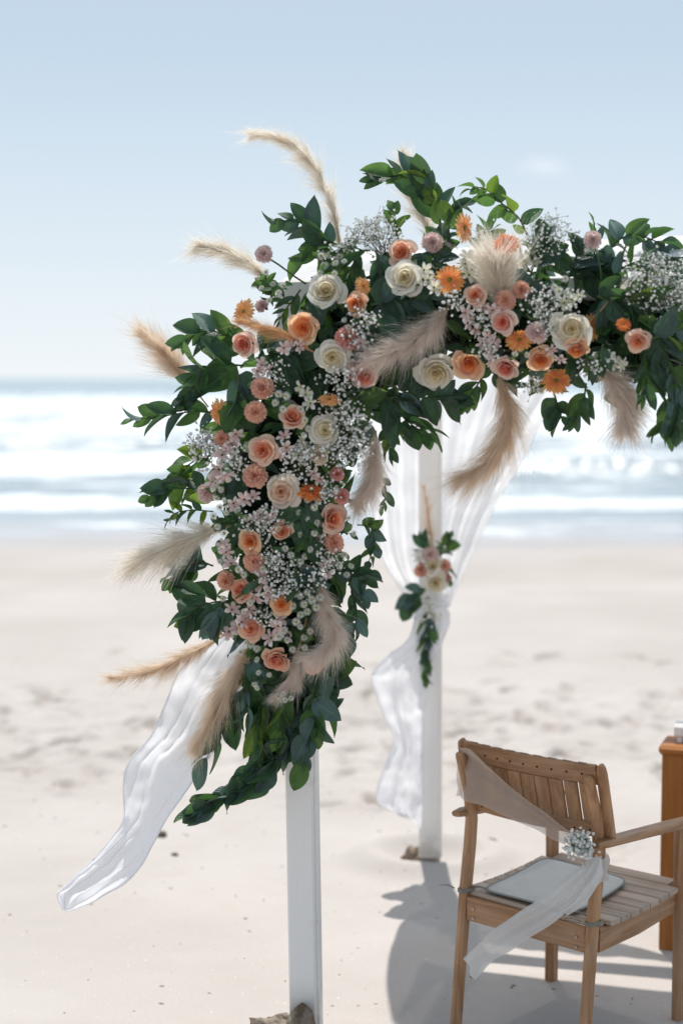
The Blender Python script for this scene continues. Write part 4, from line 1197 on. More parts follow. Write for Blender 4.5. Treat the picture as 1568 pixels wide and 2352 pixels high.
def floret_ring():
    V, Fc = [], []
    r = random.Random(3)
    for k in range(44):
        a = 2 * math.pi * k / 44; r0 = r.uniform(.11, .17); r1 = r0 + r.uniform(.09, .16); h_ = r.uniform(.07, .13)
        da = .05
        b = len(V)
        V += [(r0 * math.sin(a - da), r0 * math.cos(a - da), .02), (r0 * math.sin(a + da), r0 * math.cos(a + da), .02), (r1 * math.sin(a + da * .6), r1 * math.cos(a + da * .6), h_), (r1 * math.sin(a - da * .6), r1 * math.cos(a - da * .6), h_)]
        Fc.append((b, b + 1, b + 2, b + 3))
    return V, Fc
FLORETS = mesh('floret_ring', *floret_ring(), floret_m)
GBACK = mesh('calyx', *tube([(0, 0, -.9), (0, 0, -.25), (0, 0, -.05)], .06, .22, 8), green_m)
def gerbera(label, c, x, y, d, tx=0., ty=0., Y=None, group='gerberas of the flower arch'):
    r = random.Random(int(x * 11 + y))
    o = flower_root('gerbera', label, 'gerbera', group, x, y, d, tx, ty, Y, r.uniform(0, 6), auto=.15)
    for n, z, tl, sc in ((21, -.03, -.10, 1.0), (17, .02, .10, .86)):
        a0 = r.uniform(0, 6)
        for k in range(n):
            obj('petal', r.choice(GERB_P[c]), o, Matrix.Translation((0, 0, z)) @ rot(('Z', a0 + 2 * math.pi * k / n + r.uniform(-.06, .06)), ('X', tl + r.uniform(-.09, .09)), ('Y', r.uniform(-.2, .2))) @ Matrix.Scale(sc * r.uniform(.93, 1.05), 4))
    obj('floret_ring', FLORETS, o); obj('eye', EYE, o); obj('calyx', GBACK, o)
    return o

# alstroemeria: six long petals round a throat
ALS_M = [petal_mat('lily_blush', (.76, .50, .46), (.86, .79, .77), .4, .06, mid=(.82, .62, .60)), petal_mat('lily_white', (.72, .72, .52), (.84, .82, .78), .4, .06)]
def als_petal(q):
    wd_ = (.20, .30)[q % 2]
    def fn(u, v):
        s = 2 * u - 1
        e = 1.75 * (v + .03) ** .75 * (1.0 - v) ** .55
        return Vector((s * wd_ * e, .05 + .95 * v * .8, .72 * v ** .8 - .5 * v ** 3 - .10 * abs(s) * e + .02 * math.sin(9 * v + q)))
    return fn
ALS_P = [[mesh('lily_petal', *(lambda g: (g[0], g[1], m, True, g[2]))(grid(als_petal(q), 4, 6))) for q in range(2)] for m in ALS_M]
THROAT = mesh('throat', *tube([(0, 0, -.5), (0, 0, -.2), (0, 0, .06)], .05, .11, 6), green_m)
def lilies(label, x, y, blooms, d=46, c=0, group='blush lily clusters of the flower arch', Y=None, tx=0, ty=0):
    """a stem of several small lilies; blooms = offsets in photo units"""
    r = random.Random(int(x * 5 + y * 3))
    Yb = surf_y(x, y) - .02 if Y is None else Y
    base = at(x, y, Yb + .10)
    o = empty('alstroemeria', base); tag(o, label, 'lily cluster', group)
    for dx, dy in blooms:
        p = at(x + dx, y + dy, (surf_y(x + dx, y + dy) - .02 if Y is None else Y) - .028 + r.uniform(-.012, .012))
        view = (Vector((0, 0, HCAM)) - p).normalized()
        n = (view * .9 + VX * (dx / 45 + r.uniform(-1, 1) + tx) + VZ * (-dy / 45 + r.uniform(-.9, .9) + ty)).normalized()
        rad = d / 2 * MPX(p.y) * 1.18
        M = Matrix.Translation(p - base - n * rad * .3) @ facing(n, r.uniform(0, 6)).to_4x4() @ Matrix.Scale(rad, 4)
        b = obj('blossom', THROAT, o, M)
        for k in range(6):
            obj('petal', ALS_P[c][k % 2], b, rot(('Z', k * math.pi / 3 + r.uniform(-.12, .12)), ('X', r.uniform(-.18, .16))) @ Matrix.Scale(r.uniform(.9, 1.08), 4))
        V, Fc = tube([(0, 0, 0), (p - base) * .5 + Vector((0, 0, -.01)), p - base - n * rad * .7], .0022, sides=4)
        obj('stem', mesh('stem', V, Fc, stem_m), o)
    return o

# button flowers
btn_m = petal_mat('button_white', (.80, .79, .66), (.84, .83, .78), .3, .06)
btn_eye = plain_mat('button_eye', (.46, .46, .13), .8, .1, var=.3, sc=50, bump=1, bd=.004)
def btn():
    V, Fc, U = [], [], []
    r = random.Random(2)
    for ring_, (n, r0, r1, z0, z1) in enumerate(((17, .30, 1.0, .05, -.05), (14, .26, .84, .14, .16), (10, .22, .6, .2, .3))):
        for k in range(n):
            a = 2 * math.pi * (k + .5 * ring_) / n; w0, w1 = 1.6 / n, 2.9 / n
            R1 = r1 * r.uniform(.9, 1.05); b = len(V)
            for (rr, ww, zz, vv) in ((r0, w0, z0, 0), ((r0 + R1) / 2, w1, (z0 + z1) / 2 + .09, .5), (R1, w1 * .62, z1, 1)):
                V.append((rr * math.sin(a) - ww * rr * .5 * math.cos(a), rr * math.cos(a) + ww * rr * .5 * math.sin(a), zz)); U.append((0, vv))
                V.append((rr * math.sin(a) + ww * rr * .5 * math.cos(a), rr * math.cos(a) - ww * rr * .5 * math.sin(a), zz)); U.append((1, vv))
            Fc += [(b, b + 1, b + 3, b + 2), (b + 2, b + 3, b + 5, b + 4)]
    return V, Fc, U
_b = btn()
BTN = mesh('button_rays', _b[0], _b[1], btn_m, True, _b[2])
BEYE = mesh('button_eye', *dome(.34, .2, 10, 3, .12), btn_eye)
BCAL = mesh('calyx', *tube([(0, 0, -.6), (0, 0, -.25), (0, 0, .02)], .12, .42, 7), green_m)
def buttons(label, pts, d=19, group='button flower sprays of the flower arch', greens=0, proud=.03):
    r = random.Random(int(pts[0][0] * 3 + pts[0][1]))
    cx = sum(p[0] for p in pts) / len(pts); cy = sum(p[1] for p in pts) / len(pts)
    base = at(cx, cy + 12, surf_y(cx, cy) + .05)
    o = empty('button_spray', base); tag(o, label, 'flower spray', group)
    for x, y in pts:
        Y = surf_y(x, y) - proud - .02 - r.uniform(0, .02)
        p = at(x, y, Y)
        view = (Vector((0, 0, HCAM)) - p).normalized()
        _, px, py, r_ = mass(x, y)
        n = (view + VX * ((x - px) / r_ * .6 + r.uniform(-.5, .5)) + VZ * (-(y - py) / r_ * .6 + r.uniform(-.4, .6))).normalized()
        rad = d / 2 * MPX(Y) * r.uniform(.85, 1.12)
        b = obj('blossom', BTN, o, Matrix.Translation(p - base) @ facing(n, r.uniform(0, 6)).to_4x4() @ Matrix.Scale(rad, 4))
        obj('eye', BEYE, b); obj('calyx', BCAL, b)
        q = p - base - n * rad * .6
        V, Fc = tube(catmull([(0, 0, 0), q * .55 - n * .02, q], 6), .0014, sides=4)
        obj('stem', mesh('stem', V, Fc, stem_m), o)
        for k in range(greens):
            t_ = r.random()
            pp = base + q * t_
            put_leaf(o, base, pp, Vector((r.uniform(-1, 1), r.uniform(-1, .2), r.uniform(-.6, 1))), view + Vector((r.uniform(-1, 1), 0, r.uniform(-1, 1))), r.uniform(20, 32) * MPX(4.9), 'oval', r.choice(('mid', 'dark', 'mid')), r)
    return o

# baby's breath: a haze of tiny white heads on wire-thin stems
bb_m = plain_mat('breath_white', (.86, .86, .83), .7, .2, tf=.35)
PHI = (1 + 5 ** .5) / 2
ICO = np.array([(-1, PHI, 0), (1, PHI, 0), (-1, -PHI, 0), (1, -PHI, 0), (0, -1, PHI), (0, 1, PHI), (0, -1, -PHI), (0, 1, -PHI), (PHI, 0, -1), (PHI, 0, 1), (-PHI, 0, -1), (-PHI, 0, 1)]) / math.hypot(1, PHI)
ICF = np.array([(0, 11, 5), (0, 5, 1), (0, 1, 7), (0, 7, 10), (0, 10, 11), (1, 5, 9), (5, 11, 4), (11, 10, 2), (10, 7, 6), (7, 1, 8), (3, 9, 4), (3, 4, 2), (3, 2, 6), (3, 6, 8), (3, 8, 9), (4, 9, 5), (2, 4, 11), (6, 2, 10), (8, 6, 7), (9, 8, 1)])
def breath(label, x, y, rx, ry, n, size=5.4, group='mists of tiny white flowers in the arch', Y=None, root_off=(0, 30), cat='flower spray', depth=.05, name='babys_breath'):
    r = np.random.RandomState(int(x * 3 + y))
    Yc = (surf_y(x, y) - .03) if Y is None else Y
    base = at(x + root_off[0], y + root_off[1], Yc + .05)
    o = empty(name, base); tag(o, label, cat, group)
    VV, FF, SV, SF = [], [], [], []
    nb = max(4, n // 7)
    hubs = []
    for k in range(nb):
        a, q = r.uniform(0, 6.283), math.sqrt(r.uniform(0, 1))
        hubs.append((x + rx * q * math.cos(a), y + ry * q * math.sin(a), Yc + r.uniform(-depth, depth) - .02))
    hub3 = [at(*h_) for h_ in hubs]
    for h3 in hub3:
        V, Fc = tube(catmull([Vector((0, 0, 0)), (h3 - base) * .5 + Vector((r.uniform(-.01, .01), 0, r.uniform(-.01, .01))), (h3 - base)], 5), .0009, .0005, 3)
        b = len(SV); SV += V; SF += [tuple(i + b for i in f) for f in Fc]
    for k in range(n):
        h3 = hub3[k % nb]
        p = h3 + Vector(r.normal(0, 1, 3)) * (.012 + .00006 * rx)
        s = size / 2 * MPX(Yc) * r.choice([r.uniform(.5, .8), r.uniform(.85, 1.3), r.uniform(.9, 1.4)])
        V = ICO * s * (1 + r.uniform(-.2, .2, (12, 1))) + np.array(p - base)
        VV.append(V); FF.append(ICF + 12 * k)
        V, Fc = tube([h3 - base, p - base], .0005, .0005, 3)
        b = len(SV); SV += V; SF += [tuple(i + b for i in f) for f in Fc]
    q = obj('blossoms', np_mesh('breath_blossoms', np.concatenate(VV), np.concatenate(FF), bb_m, True), o); q['kind'] = 'stuff'
    q = obj('stems', mesh('breath_stems', SV, SF, stem_m), o); q['kind'] = 'stuff'
    return o

# pampas plumes: tufts of fine curved hairs along a stalk
def pampas_mat(name, col, tf=.5):
    t = NT(name)
    c = t.mix(t.noise(t.obj_co(), 30, 3), tuple(x * .82 for x in col), tuple(min(1, x * 1.15) for x in col))
    return t.done(t.trans(t.bsdf(c, .8, .1), c, tf))
PM = {'cream': pampas_mat('pampas_cream', (.91, .83, .74), .62), 'tan': pampas_mat('pampas_tan', (.86, .73, .59), .58), 'grey': pampas_mat('pampas_greyish', (.84, .75, .67), .52), 'bronze': pampas_mat('pampas_bronze', (.72, .46, .25), .4)}
def plume(label, pts, wid, c='cream', Y=None, dY=0.0, n=3600, wind=(0, 0, 0), group='pampas grass plumes in the arch', loose=1.0, seed=0, blunt=.5, droop=.25, hair=.0010, tuck=0.0, fluff=False):
    r = np.random.RandomState(int(pts[0][0] + pts[0][1] * 3 + seed))
    Y0 = (surf_y(*pts[0]) + tuck) if Y is None else Y
    m_ = len(pts) - 1
    W = [at(x, y, Y0 + dY * i / m_) for i, (x, y) in enumerate(pts)]
    P = np.array(catmull(W, 61))
    base = Vector(P[0])
    T = np.gradient(P, axis=0); T /= np.linalg.norm(T, axis=1)[:, None]
    root = empty('pampas_plume', base); tag(root, label, 'pampas grass', group)
    tail_ = P[0] - T[0] * (.02 if fluff else .08)
    V, Fc = tube([Vector(tail_) - base] + [Vector(p) - base for p in P[::4]], .0026, .0008)
    obj('stem', mesh('stem', V, Fc, PM['bronze']), root)
    w0 = wid / 2 * MPX(Y0)
    nt_ = max(30, n // (34 if fluff else 46))
    tv = np.linspace(0, .97, nt_) + r.uniform(-.012, .012, nt_)
    VV, FF = [], []
    b = 0
    K = 5
    wn = np.array(wind, float)
    for k in range(nt_):
        t_ = min(max(tv[k], 0), .995)
        i = int(t_ * 60)
        tg = T[i]; p = P[i]
        a = np.cross(tg, r.normal(0, 1, 3)); a /= np.linalg.norm(a)
        prof_ = (min(1, .35 + t_ / .22 * .65)) * (1 - blunt * max(0, (t_ - .4) / .6) ** 1.5)
        L0 = w0 * (1.25 if fluff else 1.7) * prof_
        nh = 34 if fluff else 46
        bl = r.uniform(.5, 1.5) if fluff else r.uniform(.05, 1.05)
        dirs = tg[None] * r.uniform(.55, 1.0, (nh, 1)) + a[None] * bl * loose + r.normal(0, (.26 if fluff else .15) * loose, (nh, 3))
        dirs /= np.linalg.norm(dirs, axis=1)[:, None]
        ln_ = L0 * r.uniform(.4, 1.2, nh) * (r.uniform(.7, 1.4)) * np.where(r.uniform(0, 1, nh) < .07, 1.6, 1.0)
        st = p[None] + tg[None] * r.uniform(-.01, .01, (nh, 1)) + r.normal(0, .0018, (nh, 3))
        bend = np.array([0, 0, -droop])[None] + wn[None] + tg[None] * .55
        perp = np.cross(dirs, r.normal(0, 1, (nh, 3))); perp /= np.linalg.norm(perp, axis=1)[:, None]
        rows = []
        for j in range(4):
            q = j / 3
            c_ = st + dirs * (ln_ * q)[:, None] + bend * (ln_ * q * q * .45)[:, None] + r.normal(0, 1, (nh, 3)) * (ln_ * .035 * q)[:, None]
            wdt = hair * (1 - .75 * q)
            rows += [c_ - perp * wdt / 2, c_ + perp * wdt / 2]
        A = np.stack(rows, 1).reshape(-1, 3)
        VV.append(A)
        q0 = (np.arange(nh) * 8)[:, None, None]
        quad = np.array([[0, 1, 3, 2], [2, 3, 5, 4], [4, 5, 7, 6]])[None] + q0 + b
        FF.append(quad.reshape(-1, 4)); b += nh * 8
    V = np.concatenate(VV) - np.array(base)[None]
    q = obj('plume', np_mesh('pampas_hairs', V, np.concatenate(FF), PM[c], True), root); q['kind'] = 'stuff'
    return root

# ================================================================== placing the blossoms
GR = dict(group='large cream white roses of the arch')
rose('cream white rose highest on the left corner, half under long glossy leaves', 'white', 748, 668, 80, -.05, .12, **GR)
rose('white rose hanging below the pink rose left of the front facing gerbera', 'white', 929, 637, 74, -.1, 0, **GR)
rose('round cream rose in the middle of the corner left of the slanting grey plume', 'white', 763, 822, 74, 0, 0, **GR)
rose('cream rose on the underside of the beam just below the slanting grey plume', 'white', 1001, 857, 84, -.1, -.05, **GR)
rose('biggest white rose, on the right of the beam in front of a gerbera', 'white', 1312, 757, 88, .05, -.05, **GR)
rose('cream rose below the edge on gerbera beside tiny white flowers', 'white', 746, 988, 70, -.1, .1, **GR)
rose('blush white rose on the upright left of the edge on gerbera', 'blush', 645, 1130, 76, 0, -.05, **GR)
GR = dict(group='peach and pink roses of the arch')
rose('pink rose on the outer left edge below the leftmost upper gerbera', 'pink', 557, 790, 58, -.1, -.1, **GR)
rose('apricot hearted rose half hidden by two big dark leaves at the upper left', 'apricot', 694, 752, 66, -.2, -.15, **GR)
rose('apricot rose peeping out under long hanging leaves right of the top cream rose', 'apricot', 815, 698, 52, -.5, -.3, **GR)
rose('pink rose high on the beam above a white rose', 'peach', 921, 578, 58, -.35, .0, **GR)
rose('little round peach rose just under the fluffy cream plume', 'peach', 1090, 677, 46, -.1, .1, **GR)
rose('pale pink rose with coral heart above the ragged gerbera on the beam', 'pink', 1153, 740, 60, -.1, -.1, **GR)
rose('open apricot rose on the lower edge of the beam next to the cream rose', 'apricot', 1077, 836, 72, 0, -.15, **GR)
rose('pale pink rose on the lower edge of the beam right of the apricot rose', 'pink', 1160, 846, 60, -.15, -.3, **GR)
rose('flat golden apricot rose just above the lowest gerbera', 'apricot', 1240, 828, 56, -.1, -.3, **GR)
rose('pink rose with a red heart under the tip of the slanting grey plume', 'pink', 838, 868, 60, .2, -.35, **GR)
rose('peach rose at the left of the upright beneath the shaded sideways rose', 'peach', 603, 1033, 62, -.1, .0, **GR)
rose('dusky peach rose seen from the side below the corner', 'peach', 673, 958, 62, .1, .75, **GR)
rose('peach rose on the right of the upright above a carnation', 'peach', 765, 1192, 66, .25, -.1, **GR)
rose('ruffled orange rose under a mist of tiny white flowers on the upright', 'apricot', 573, 1244, 52, -.1, .1, **GR)
rose('rounded peach rose with a slim leaf across it, low on the upright', 'coral', 551, 1352, 54, -.35, .45, **GR)
rose('small orange rose right of the blush lilies, low on the upright', 'apricot', 647, 1388, 50, .0, .05, **GR)
rose('peach rose wedged between two blush lily clusters near the drape', 'coral', 577, 1443, 52, .3, .2, **GR)
rose('pink peach rose bud at the bottom left of the arch above the hanging leaves', 'coral', 635, 1517, 60, -.05, -.65, **GR)
rose('peach rose tucked under the biggest white rose', 'apricot', 1322, 803, 56, .05, -.8, **GR)
rose('pale peach rose at the right margin behind a drooping leaf', 'peach', 1463, 785, 52, -.1, -.5, **GR)
rose('salmon rose behind a small leaf right of the ruffled orange rose', 'coral', 649, 1220, 48, -.2, .35, **GR)
rose('pale peach rose lying behind a blue green leaf at the top of the drape', 'peach', 487, 1447, 48, -.5, -.3, **GR)
GC = dict(group='carnations of the arch')
carn_list = [
    ('pink carnation alone on a long stem against the sky', 'pink', 605, 582, 40, -.4, .45),
    ('dusty pink carnation above the round cream corner rose', 'coral', 796, 775, 56, .1, .1),
    ('salmon carnation left of the dark leaves below the corner', 'salmon', 602, 889, 56, -.1, .1),
    ('salmon carnation just right of the left gerbera', 'salmon', 586, 946, 50, .1, .0),
    ('pink salmon carnation between the peach rose and blush lilies', 'salmon', 583, 1092, 56, -.1, .0),
    ('bright peach carnation below the ruffled orange rose', 'salmon', 582, 1290, 50, .1, -.1),
    ('salmon carnation on the right of the upright below a peach rose', 'salmon', 770, 1246, 50, .2, -.1),
    ('salmon carnation below the fluffy cream plume on the beam', 'salmon', 1160, 688, 48, .1, -.1),
    ('peach carnation half behind a pair of broad leaves on the beam', 'salmon', 1197, 663, 42, .1, .2),
    ('streaky pink carnation right of the ragged gerbera', 'pink', 1232, 763, 50, -.1, .1),
    ('little pink carnation above the blush lilies on the outer edge', 'salmon', 507, 1007, 40, -.2, .0),
    ('pale pink carnation on the outer edge below the blush lilies', 'pink', 470, 1132, 46, -.4, -.1),
    ('pink carnation on the beam half behind a dark leaf left of a gerbera', 'pink', 993, 555, 48, .2, -.1),
    ('pink carnation standing above the beam against the sky on the right', 'pink', 1361, 548, 42, -.1, .35),
    ('dull coral carnation on the inner side of the upright', 'coral', 787, 1140, 38, .2, .0),
    ('cream carnation in the white mist below a cream rose', 'cream', 735, 1045, 44, .1, -.1),
    ('small coral carnation behind tiny white flowers on the upright', 'coral', 775, 1088, 34, .2, .2),
    ('pink carnation behind the tip of the slanting grey plume', 'pink', 852, 815, 42, -.1, .2),
    ('small pale carnation behind the upper left gerbera', 'pink', 600, 700, 34, -.2, .3),
    ('peach carnation on the outer edge beside a button flower low on the upright', 'salmon', 516, 1335, 48, -.5, .0),
    ('bright peach carnation lowest of all, under the curled fluffy plume', 'salmon', 721, 1530, 50, .1, -.35)]
SKYF = {(605, 582): 4.60, (1361, 548): 4.42}
for lb, c, x, y, d, tx, ty in carn_list:
    o = carnation(lb, c, x, y, d, tx, ty, Y=SKYF.get((x, y)), **GC)
    if (x, y) in SKYF:      # long bare stem down into the greenery
        pts = [(612, 590), (640, 608), (672, 632), (702, 652)] if x < 1000 else [(1364, 560), (1372, 590), (1378, 620), (1380, 650)]
        W = [at(a, b, SKYF[(x, y)] + .02 - .02 * i) for i, (a, b) in enumerate(pts)]
        inv = o.matrix_basis.inverted()
        V, Fc = tube([inv @ q for q in W], .11 if x < 1000 else .09, sides=5)
        obj('stem', mesh('stem', V, Fc, stem_m), o)
GG = dict(group='orange gerberas of the arch')
gerbera('orange gerbera at the upper outer left, seen from the side against the sky', 'soft', 554, 712, 62, -.85, .45, Y=4.52, **GG)
gerbera('orange gerbera facing straight forward in the middle of the beam', 'orange', 1032, 641, 68, .0, .1, **GG)
gerbera('orange gerbera turned to the right at the top of the beam', 'soft', 1075, 522, 70, 1.7, .15, Y=4.44, **GG)
gerbera('deep orange gerbera glowing above the fluffy cream plume', 'deep', 1163, 553, 62, .05, .9, Y=4.33, **GG)
gerbera('ragged orange gerbera tilted upward, centre of the beam', 'orange', 1191, 774, 64, -.1, .95, **GG)
gerbera('lowest orange gerbera on the underside of the beam', 'orange', 1276, 868, 70, -.05, .75, Y=4.37, **GG)
gerbera('orange gerbera half behind the biggest white rose', 'soft', 1362, 754, 66, .85, .05, Y=4.39, **GG)
gerbera('orange gerbera turned left at the outer edge above the surf', 'soft', 497, 948, 66, -1.0, -.25, **GG)
gerbera('orange gerbera seen edge on right of the blush white rose', 'deep', 715, 1121, 68, .1, 1.9, **GG)
gerbera('small orange gerbera seen edge on above a cream rose', 'soft', 757, 911, 56, .0, 2.1, **GG)
gerbera('orange gerbera mostly hidden by long leaves, upper corner', 'soft', 838, 655, 44, .9, .3, **GG)
gerbera('dark orange gerbera tucked behind leaves at the right margin', 'deep', 1432, 742, 36, .2, .6, **GG)
LL = lilies
LL('blush lilies in the lower middle beside the small orange rose', 598, 1352, [(0, -8), (-12, 22), (20, 10), (5, -30)], 54)
LL('blush lilies with one pink streaked bloom, low on the outer side', 535, 1398, [(0, 0), (28, 10), (42, 0)], 48)
LL('lilac white lilies on the lower edge above the hanging leaves', 634, 1448, [(0, -6), (24, 10), (-16, 16), (10, -26)], 52)
LL('pale lilies left of the peach rose at the top of the drape', 543, 1440, [(0, 0), (-16, 14), (14, -14)], 46)
LL('faded blush lilies right of the plume by the wet sand', 522, 1268, [(0, 0), (8, 24), (-8, -18)], 44)
LL('white lilies beside the peach rose and shaded sideways rose', 652, 1010, [(0, -10), (6, 20), (-8, 38)], 44)
LL('grey white lilies on the outer edge above the pale pink carnation', 498, 1078, [(0, 0), (12, -36), (-6, 28), (22, 18)], 56)
LL('blush lilies left of the blush white rose', 562, 1146, [(0, 0), (18, -8), (-24, 14)], 46)
LL('white lilies beside the little pink carnation on the outer edge', 535, 1020, [(0, 0), (8, -20), (-10, 16)], 46)
LL('pale lilies between the slanting plume and pale pink rose', 1078, 742, [(0, 0), (-8, -22), (18, 16)], 44)
LL('pale lilies under the little round peach rose', 1112, 705, [(0, 0), (18, 10), (-20, -8)], 42)
LL('white lilies to the left of the front facing gerbera', 985, 640, [(0, 0), (-10, -18), (14, 20)], 46, 1)
LL('white lilies right of the front facing gerbera', 1070, 610, [(0, 0), (10, 18), (6, -24)], 50, 1)
LL('pale lilies below the ragged gerbera on the beam', 1120, 775, [(0, 0), (16, 14), (-12, 14)], 42)
LL('white lily cluster hanging at the base of the right hand plume', 1395, 824, [(-22, 0), (0, -6), (22, 2), (8, 14), (-10, 14), (34, 14)], 42, 1)
LL('faded lilies beside the salmon carnation below the corner', 604, 836, [(0, 0), (12, 16), (-10, 18)], 42)
LL('pale lilies left of the slanting plume', 848, 778, [(0, 0), (-18, 8)], 42)
LL('white lilies over the beam right of the deep orange gerbera', 1215, 590, [(0, 0), (16, 14), (-14, 12)], 46, 1)
LL('pale lilies between the golden apricot rose and the biggest white rose', 1268, 805, [(0, 0), (18, 22), (-10, 14)], 40)
LL('blush lilies half under the small orange rose', 665, 1345, [(0, 0), (12, 18)], 38)
LL('blush lilies beside the cream carnation in the white mist', 720, 1090, [(0, 0), (14, 14)], 38)
LL('grey blush lilies on the right of the lower upright', 745, 1300, [(0, 0), (16, -10), (8, 22)], 38)

LL('pale lilies between the blush white rose and the ruffled orange rose', 600, 1180, [(0, 0), (16, 14), (-14, 10), (30, -4)], 42)
LL('faded white lilies in the shade under the lower cream rose', 700, 1030, [(0, 0), (-14, 14), (-4, -16)], 40, 1)
LL('blush lilies between the two carnations low on the inner side', 742, 1215, [(0, 0), (-14, 22), (-22, -8)], 40)
LL('pale lilies just left of the edge on corner gerbera', 705, 905, [(0, 0), (-18, -14), (4, 20)], 42, 1)
LL('pale lilies under the apricot rose at the upper left', 668, 792, [(0, 0), (22, 4), (-16, 8)], 40)
LL('blush lilies between the round cream rose and the pink rose with red heart', 812, 838, [(0, 0), (-6, 24)], 38)
LL('white lilies above the big white rose beneath the pink carnation', 1310, 690, [(0, 0), (18, -10), (-16, 4)], 40, 1)
LL('pale lilies between the apricot and pale pink roses of the lower edge', 1120, 812, [(0, 0), (10, 18)], 38)
BT = buttons
BT('white button flowers against the sky at the upper left below a plume', [(593, 640), (611, 625), (627, 652), (600, 662), (640, 672), (618, 690), (650, 655), (585, 655)], 19, greens=7, proud=.05)
BT('white button flowers below the drooping leaf pair at the top', [(738, 588), (756, 586), (770, 604), (780, 590), (745, 610), (768, 628), (735, 628)], 20, greens=4, proud=.06)
BT('white button flowers left of the long drooping leaves at the top', [(795, 575), (806, 562), (818, 556), (790, 600)], 18, greens=2, proud=.06)
BT('three button flowers below the broad leaf pair on the beam', [(1297, 640), (1283, 668), (1300, 672), (1272, 660)], 20, greens=2)
BT('button flowers beside the salmon carnation left of the corner', [(640, 905), (658, 910), (632, 925), (650, 940)], 19, greens=2)
BT('button flowers above the plume by the wet sand', [(505, 1165), (520, 1178), (545, 1172), (566, 1190), (490, 1185), (500, 1210), (515, 1225)], 18, greens=3)
BT('button flowers around the salmon rose on the upright', [(688, 1178), (703, 1190), (640, 1215), (665, 1205), (690, 1228)], 19, greens=2)
BT('button flowers in the middle of the upright below the white mist', [(655, 1260), (668, 1275), (690, 1290), (700, 1278), (640, 1285), (712, 1262)], 18, greens=2)
BT('button flower cluster right of the small orange rose', [(688, 1368), (705, 1360), (698, 1388), (716, 1378), (726, 1395), (705, 1405), (672, 1392), (690, 1412), (735, 1372)], 21, greens=3)
BT('single file of button flowers below the lilac white lilies', [(652, 1448), (680, 1428), (660, 1470), (640, 1462), (712, 1450)], 20, greens=2)
BT('button flowers dangling over the top of the hanging plume', [(553, 1498), (578, 1482), (590, 1490), (566, 1476)], 19, greens=2)
BT('small button flowers trailing over the leaves left of the bottom rose', [(590, 1515), (594, 1545), (618, 1550), (585, 1572), (590, 1580)], 16, greens=1, proud=.06)
BT('closed button flowers low above the post', [(640, 1600), (655, 1608), (668, 1604), (650, 1594)], 16, greens=1, proud=.08)
BT('button flowers on the inner edge of the upright', [(790, 1275), (806, 1300), (780, 1300), (796, 1320)], 19, greens=2)
BT('button flowers beside the bright peach carnation', [(560, 1320), (548, 1308), (604, 1308), (615, 1290)], 19, greens=2)
BT('button flowers under the deep orange edge on gerbera', [(706, 1148), (730, 1152), (742, 1140), (722, 1165)], 18, greens=1)
BT('buttons dangling below the flat golden apricot rose', [(1232, 882), (1222, 895), (1242, 898)], 17, greens=2, proud=.05)
BT('button flowers beside the streaky pink carnation', [(1195, 800), (1182, 812), (1210, 815)], 17, greens=1)

BT('button flowers beside the peach rose on the inner side of the upright', [(728, 1200), (722, 1225), (812, 1225), (800, 1190)], 18, greens=2)
BT('button flowers between the lower cream rose and the shaded sideways rose', [(700, 965), (708, 985), (698, 1000), (690, 940)], 18, greens=2)
BT('button flowers on the outer edge beside the pale pink carnation', [(495, 1110), (508, 1125), (515, 1150), (498, 1145)], 17, greens=2)
BT('button flowers among the blush lilies of the outer lower side', [(505, 1290), (560, 1405), (575, 1385), (512, 1375)], 17, greens=2)
BT('button flowers between the lilac lilies and the curled plume', [(690, 1440), (698, 1465), (672, 1492), (700, 1488)], 18, greens=3)
BT('button flowers under the apricot rose beneath the long hanging leaves', [(790, 735), (800, 752), (845, 742), (856, 730)], 17, greens=1)
BB = breath
BB('white mist of tiny flowers standing above the beam left of the pink rose', 866, 538, 54, 42, 330, 6.0, root_off=(20, 60), Y=4.58)
BB('fine white mist against the sky on the right of the beam', 1262, 545, 56, 44, 210, 5.4, root_off=(-10, 80), Y=4.46)
BB('large white mist of tiny flowers at the right margin', 1500, 645, 74, 56, 480, 5.6, root_off=(0, 60), Y=4.33)
BB('grey white mist at the far right margin above the hanging leaves', 1555, 690, 40, 54, 260, 5.6, root_off=(0, 60), Y=4.31)
BB('tiny white flowers right of the apricot rose under the leaves', 832, 728, 36, 30, 110, 6.4)
BB('tiny white flowers left of the slanting grey plume', 818, 790, 26, 36, 90, 6.2)
BB('tiny white flowers below the round cream corner rose', 776, 872, 38, 26, 120, 6.2)
BB('big mist of tiny white flowers right of the lower cream rose', 802, 975, 44, 42, 240, 6.4)
BB('tiny white flowers in a patch under the edge on corner gerbera', 772, 938, 32, 18, 80, 6)
BB('mist of tiny white flowers on the upright left of the cream carnation', 690, 1060, 40, 40, 200, 6.4)
BB('tiny white flowers right of the cream carnation', 765, 1050, 28, 34, 110, 6)
BB('tiny white flowers right of the pale pink rose on the beam', 1100, 730, 26, 22, 70, 6)
BB('tiny white flowers above the biggest white rose', 1262, 690, 48, 32, 200, 6.2)
BB('grey white mist on the outer edge under the left gerbera', 474, 1030, 30, 44, 190, 6.8)
BB('tiny white flowers above the ruffled orange rose', 578, 1205, 38, 22, 110, 6.2)
BB('tiny white flowers in the centre of the lower upright', 645, 1310, 36, 30, 150, 6)
BB('tiny white flowers just above the small orange rose', 650, 1362, 28, 20, 90, 6)
BB('tiny white flowers behind the dull coral carnation', 752, 1130, 30, 26, 90, 6)
BB('tiny white flowers below the streaky pink carnation', 1250, 738, 26, 22, 90, 6)
BB('tiny white flowers between two salmon carnations left of the corner', 640, 860, 20, 24, 60, 5.6)
BB('tiny white flowers beneath the golden apricot rose', 1215, 880, 22, 14, 40, 5.6)
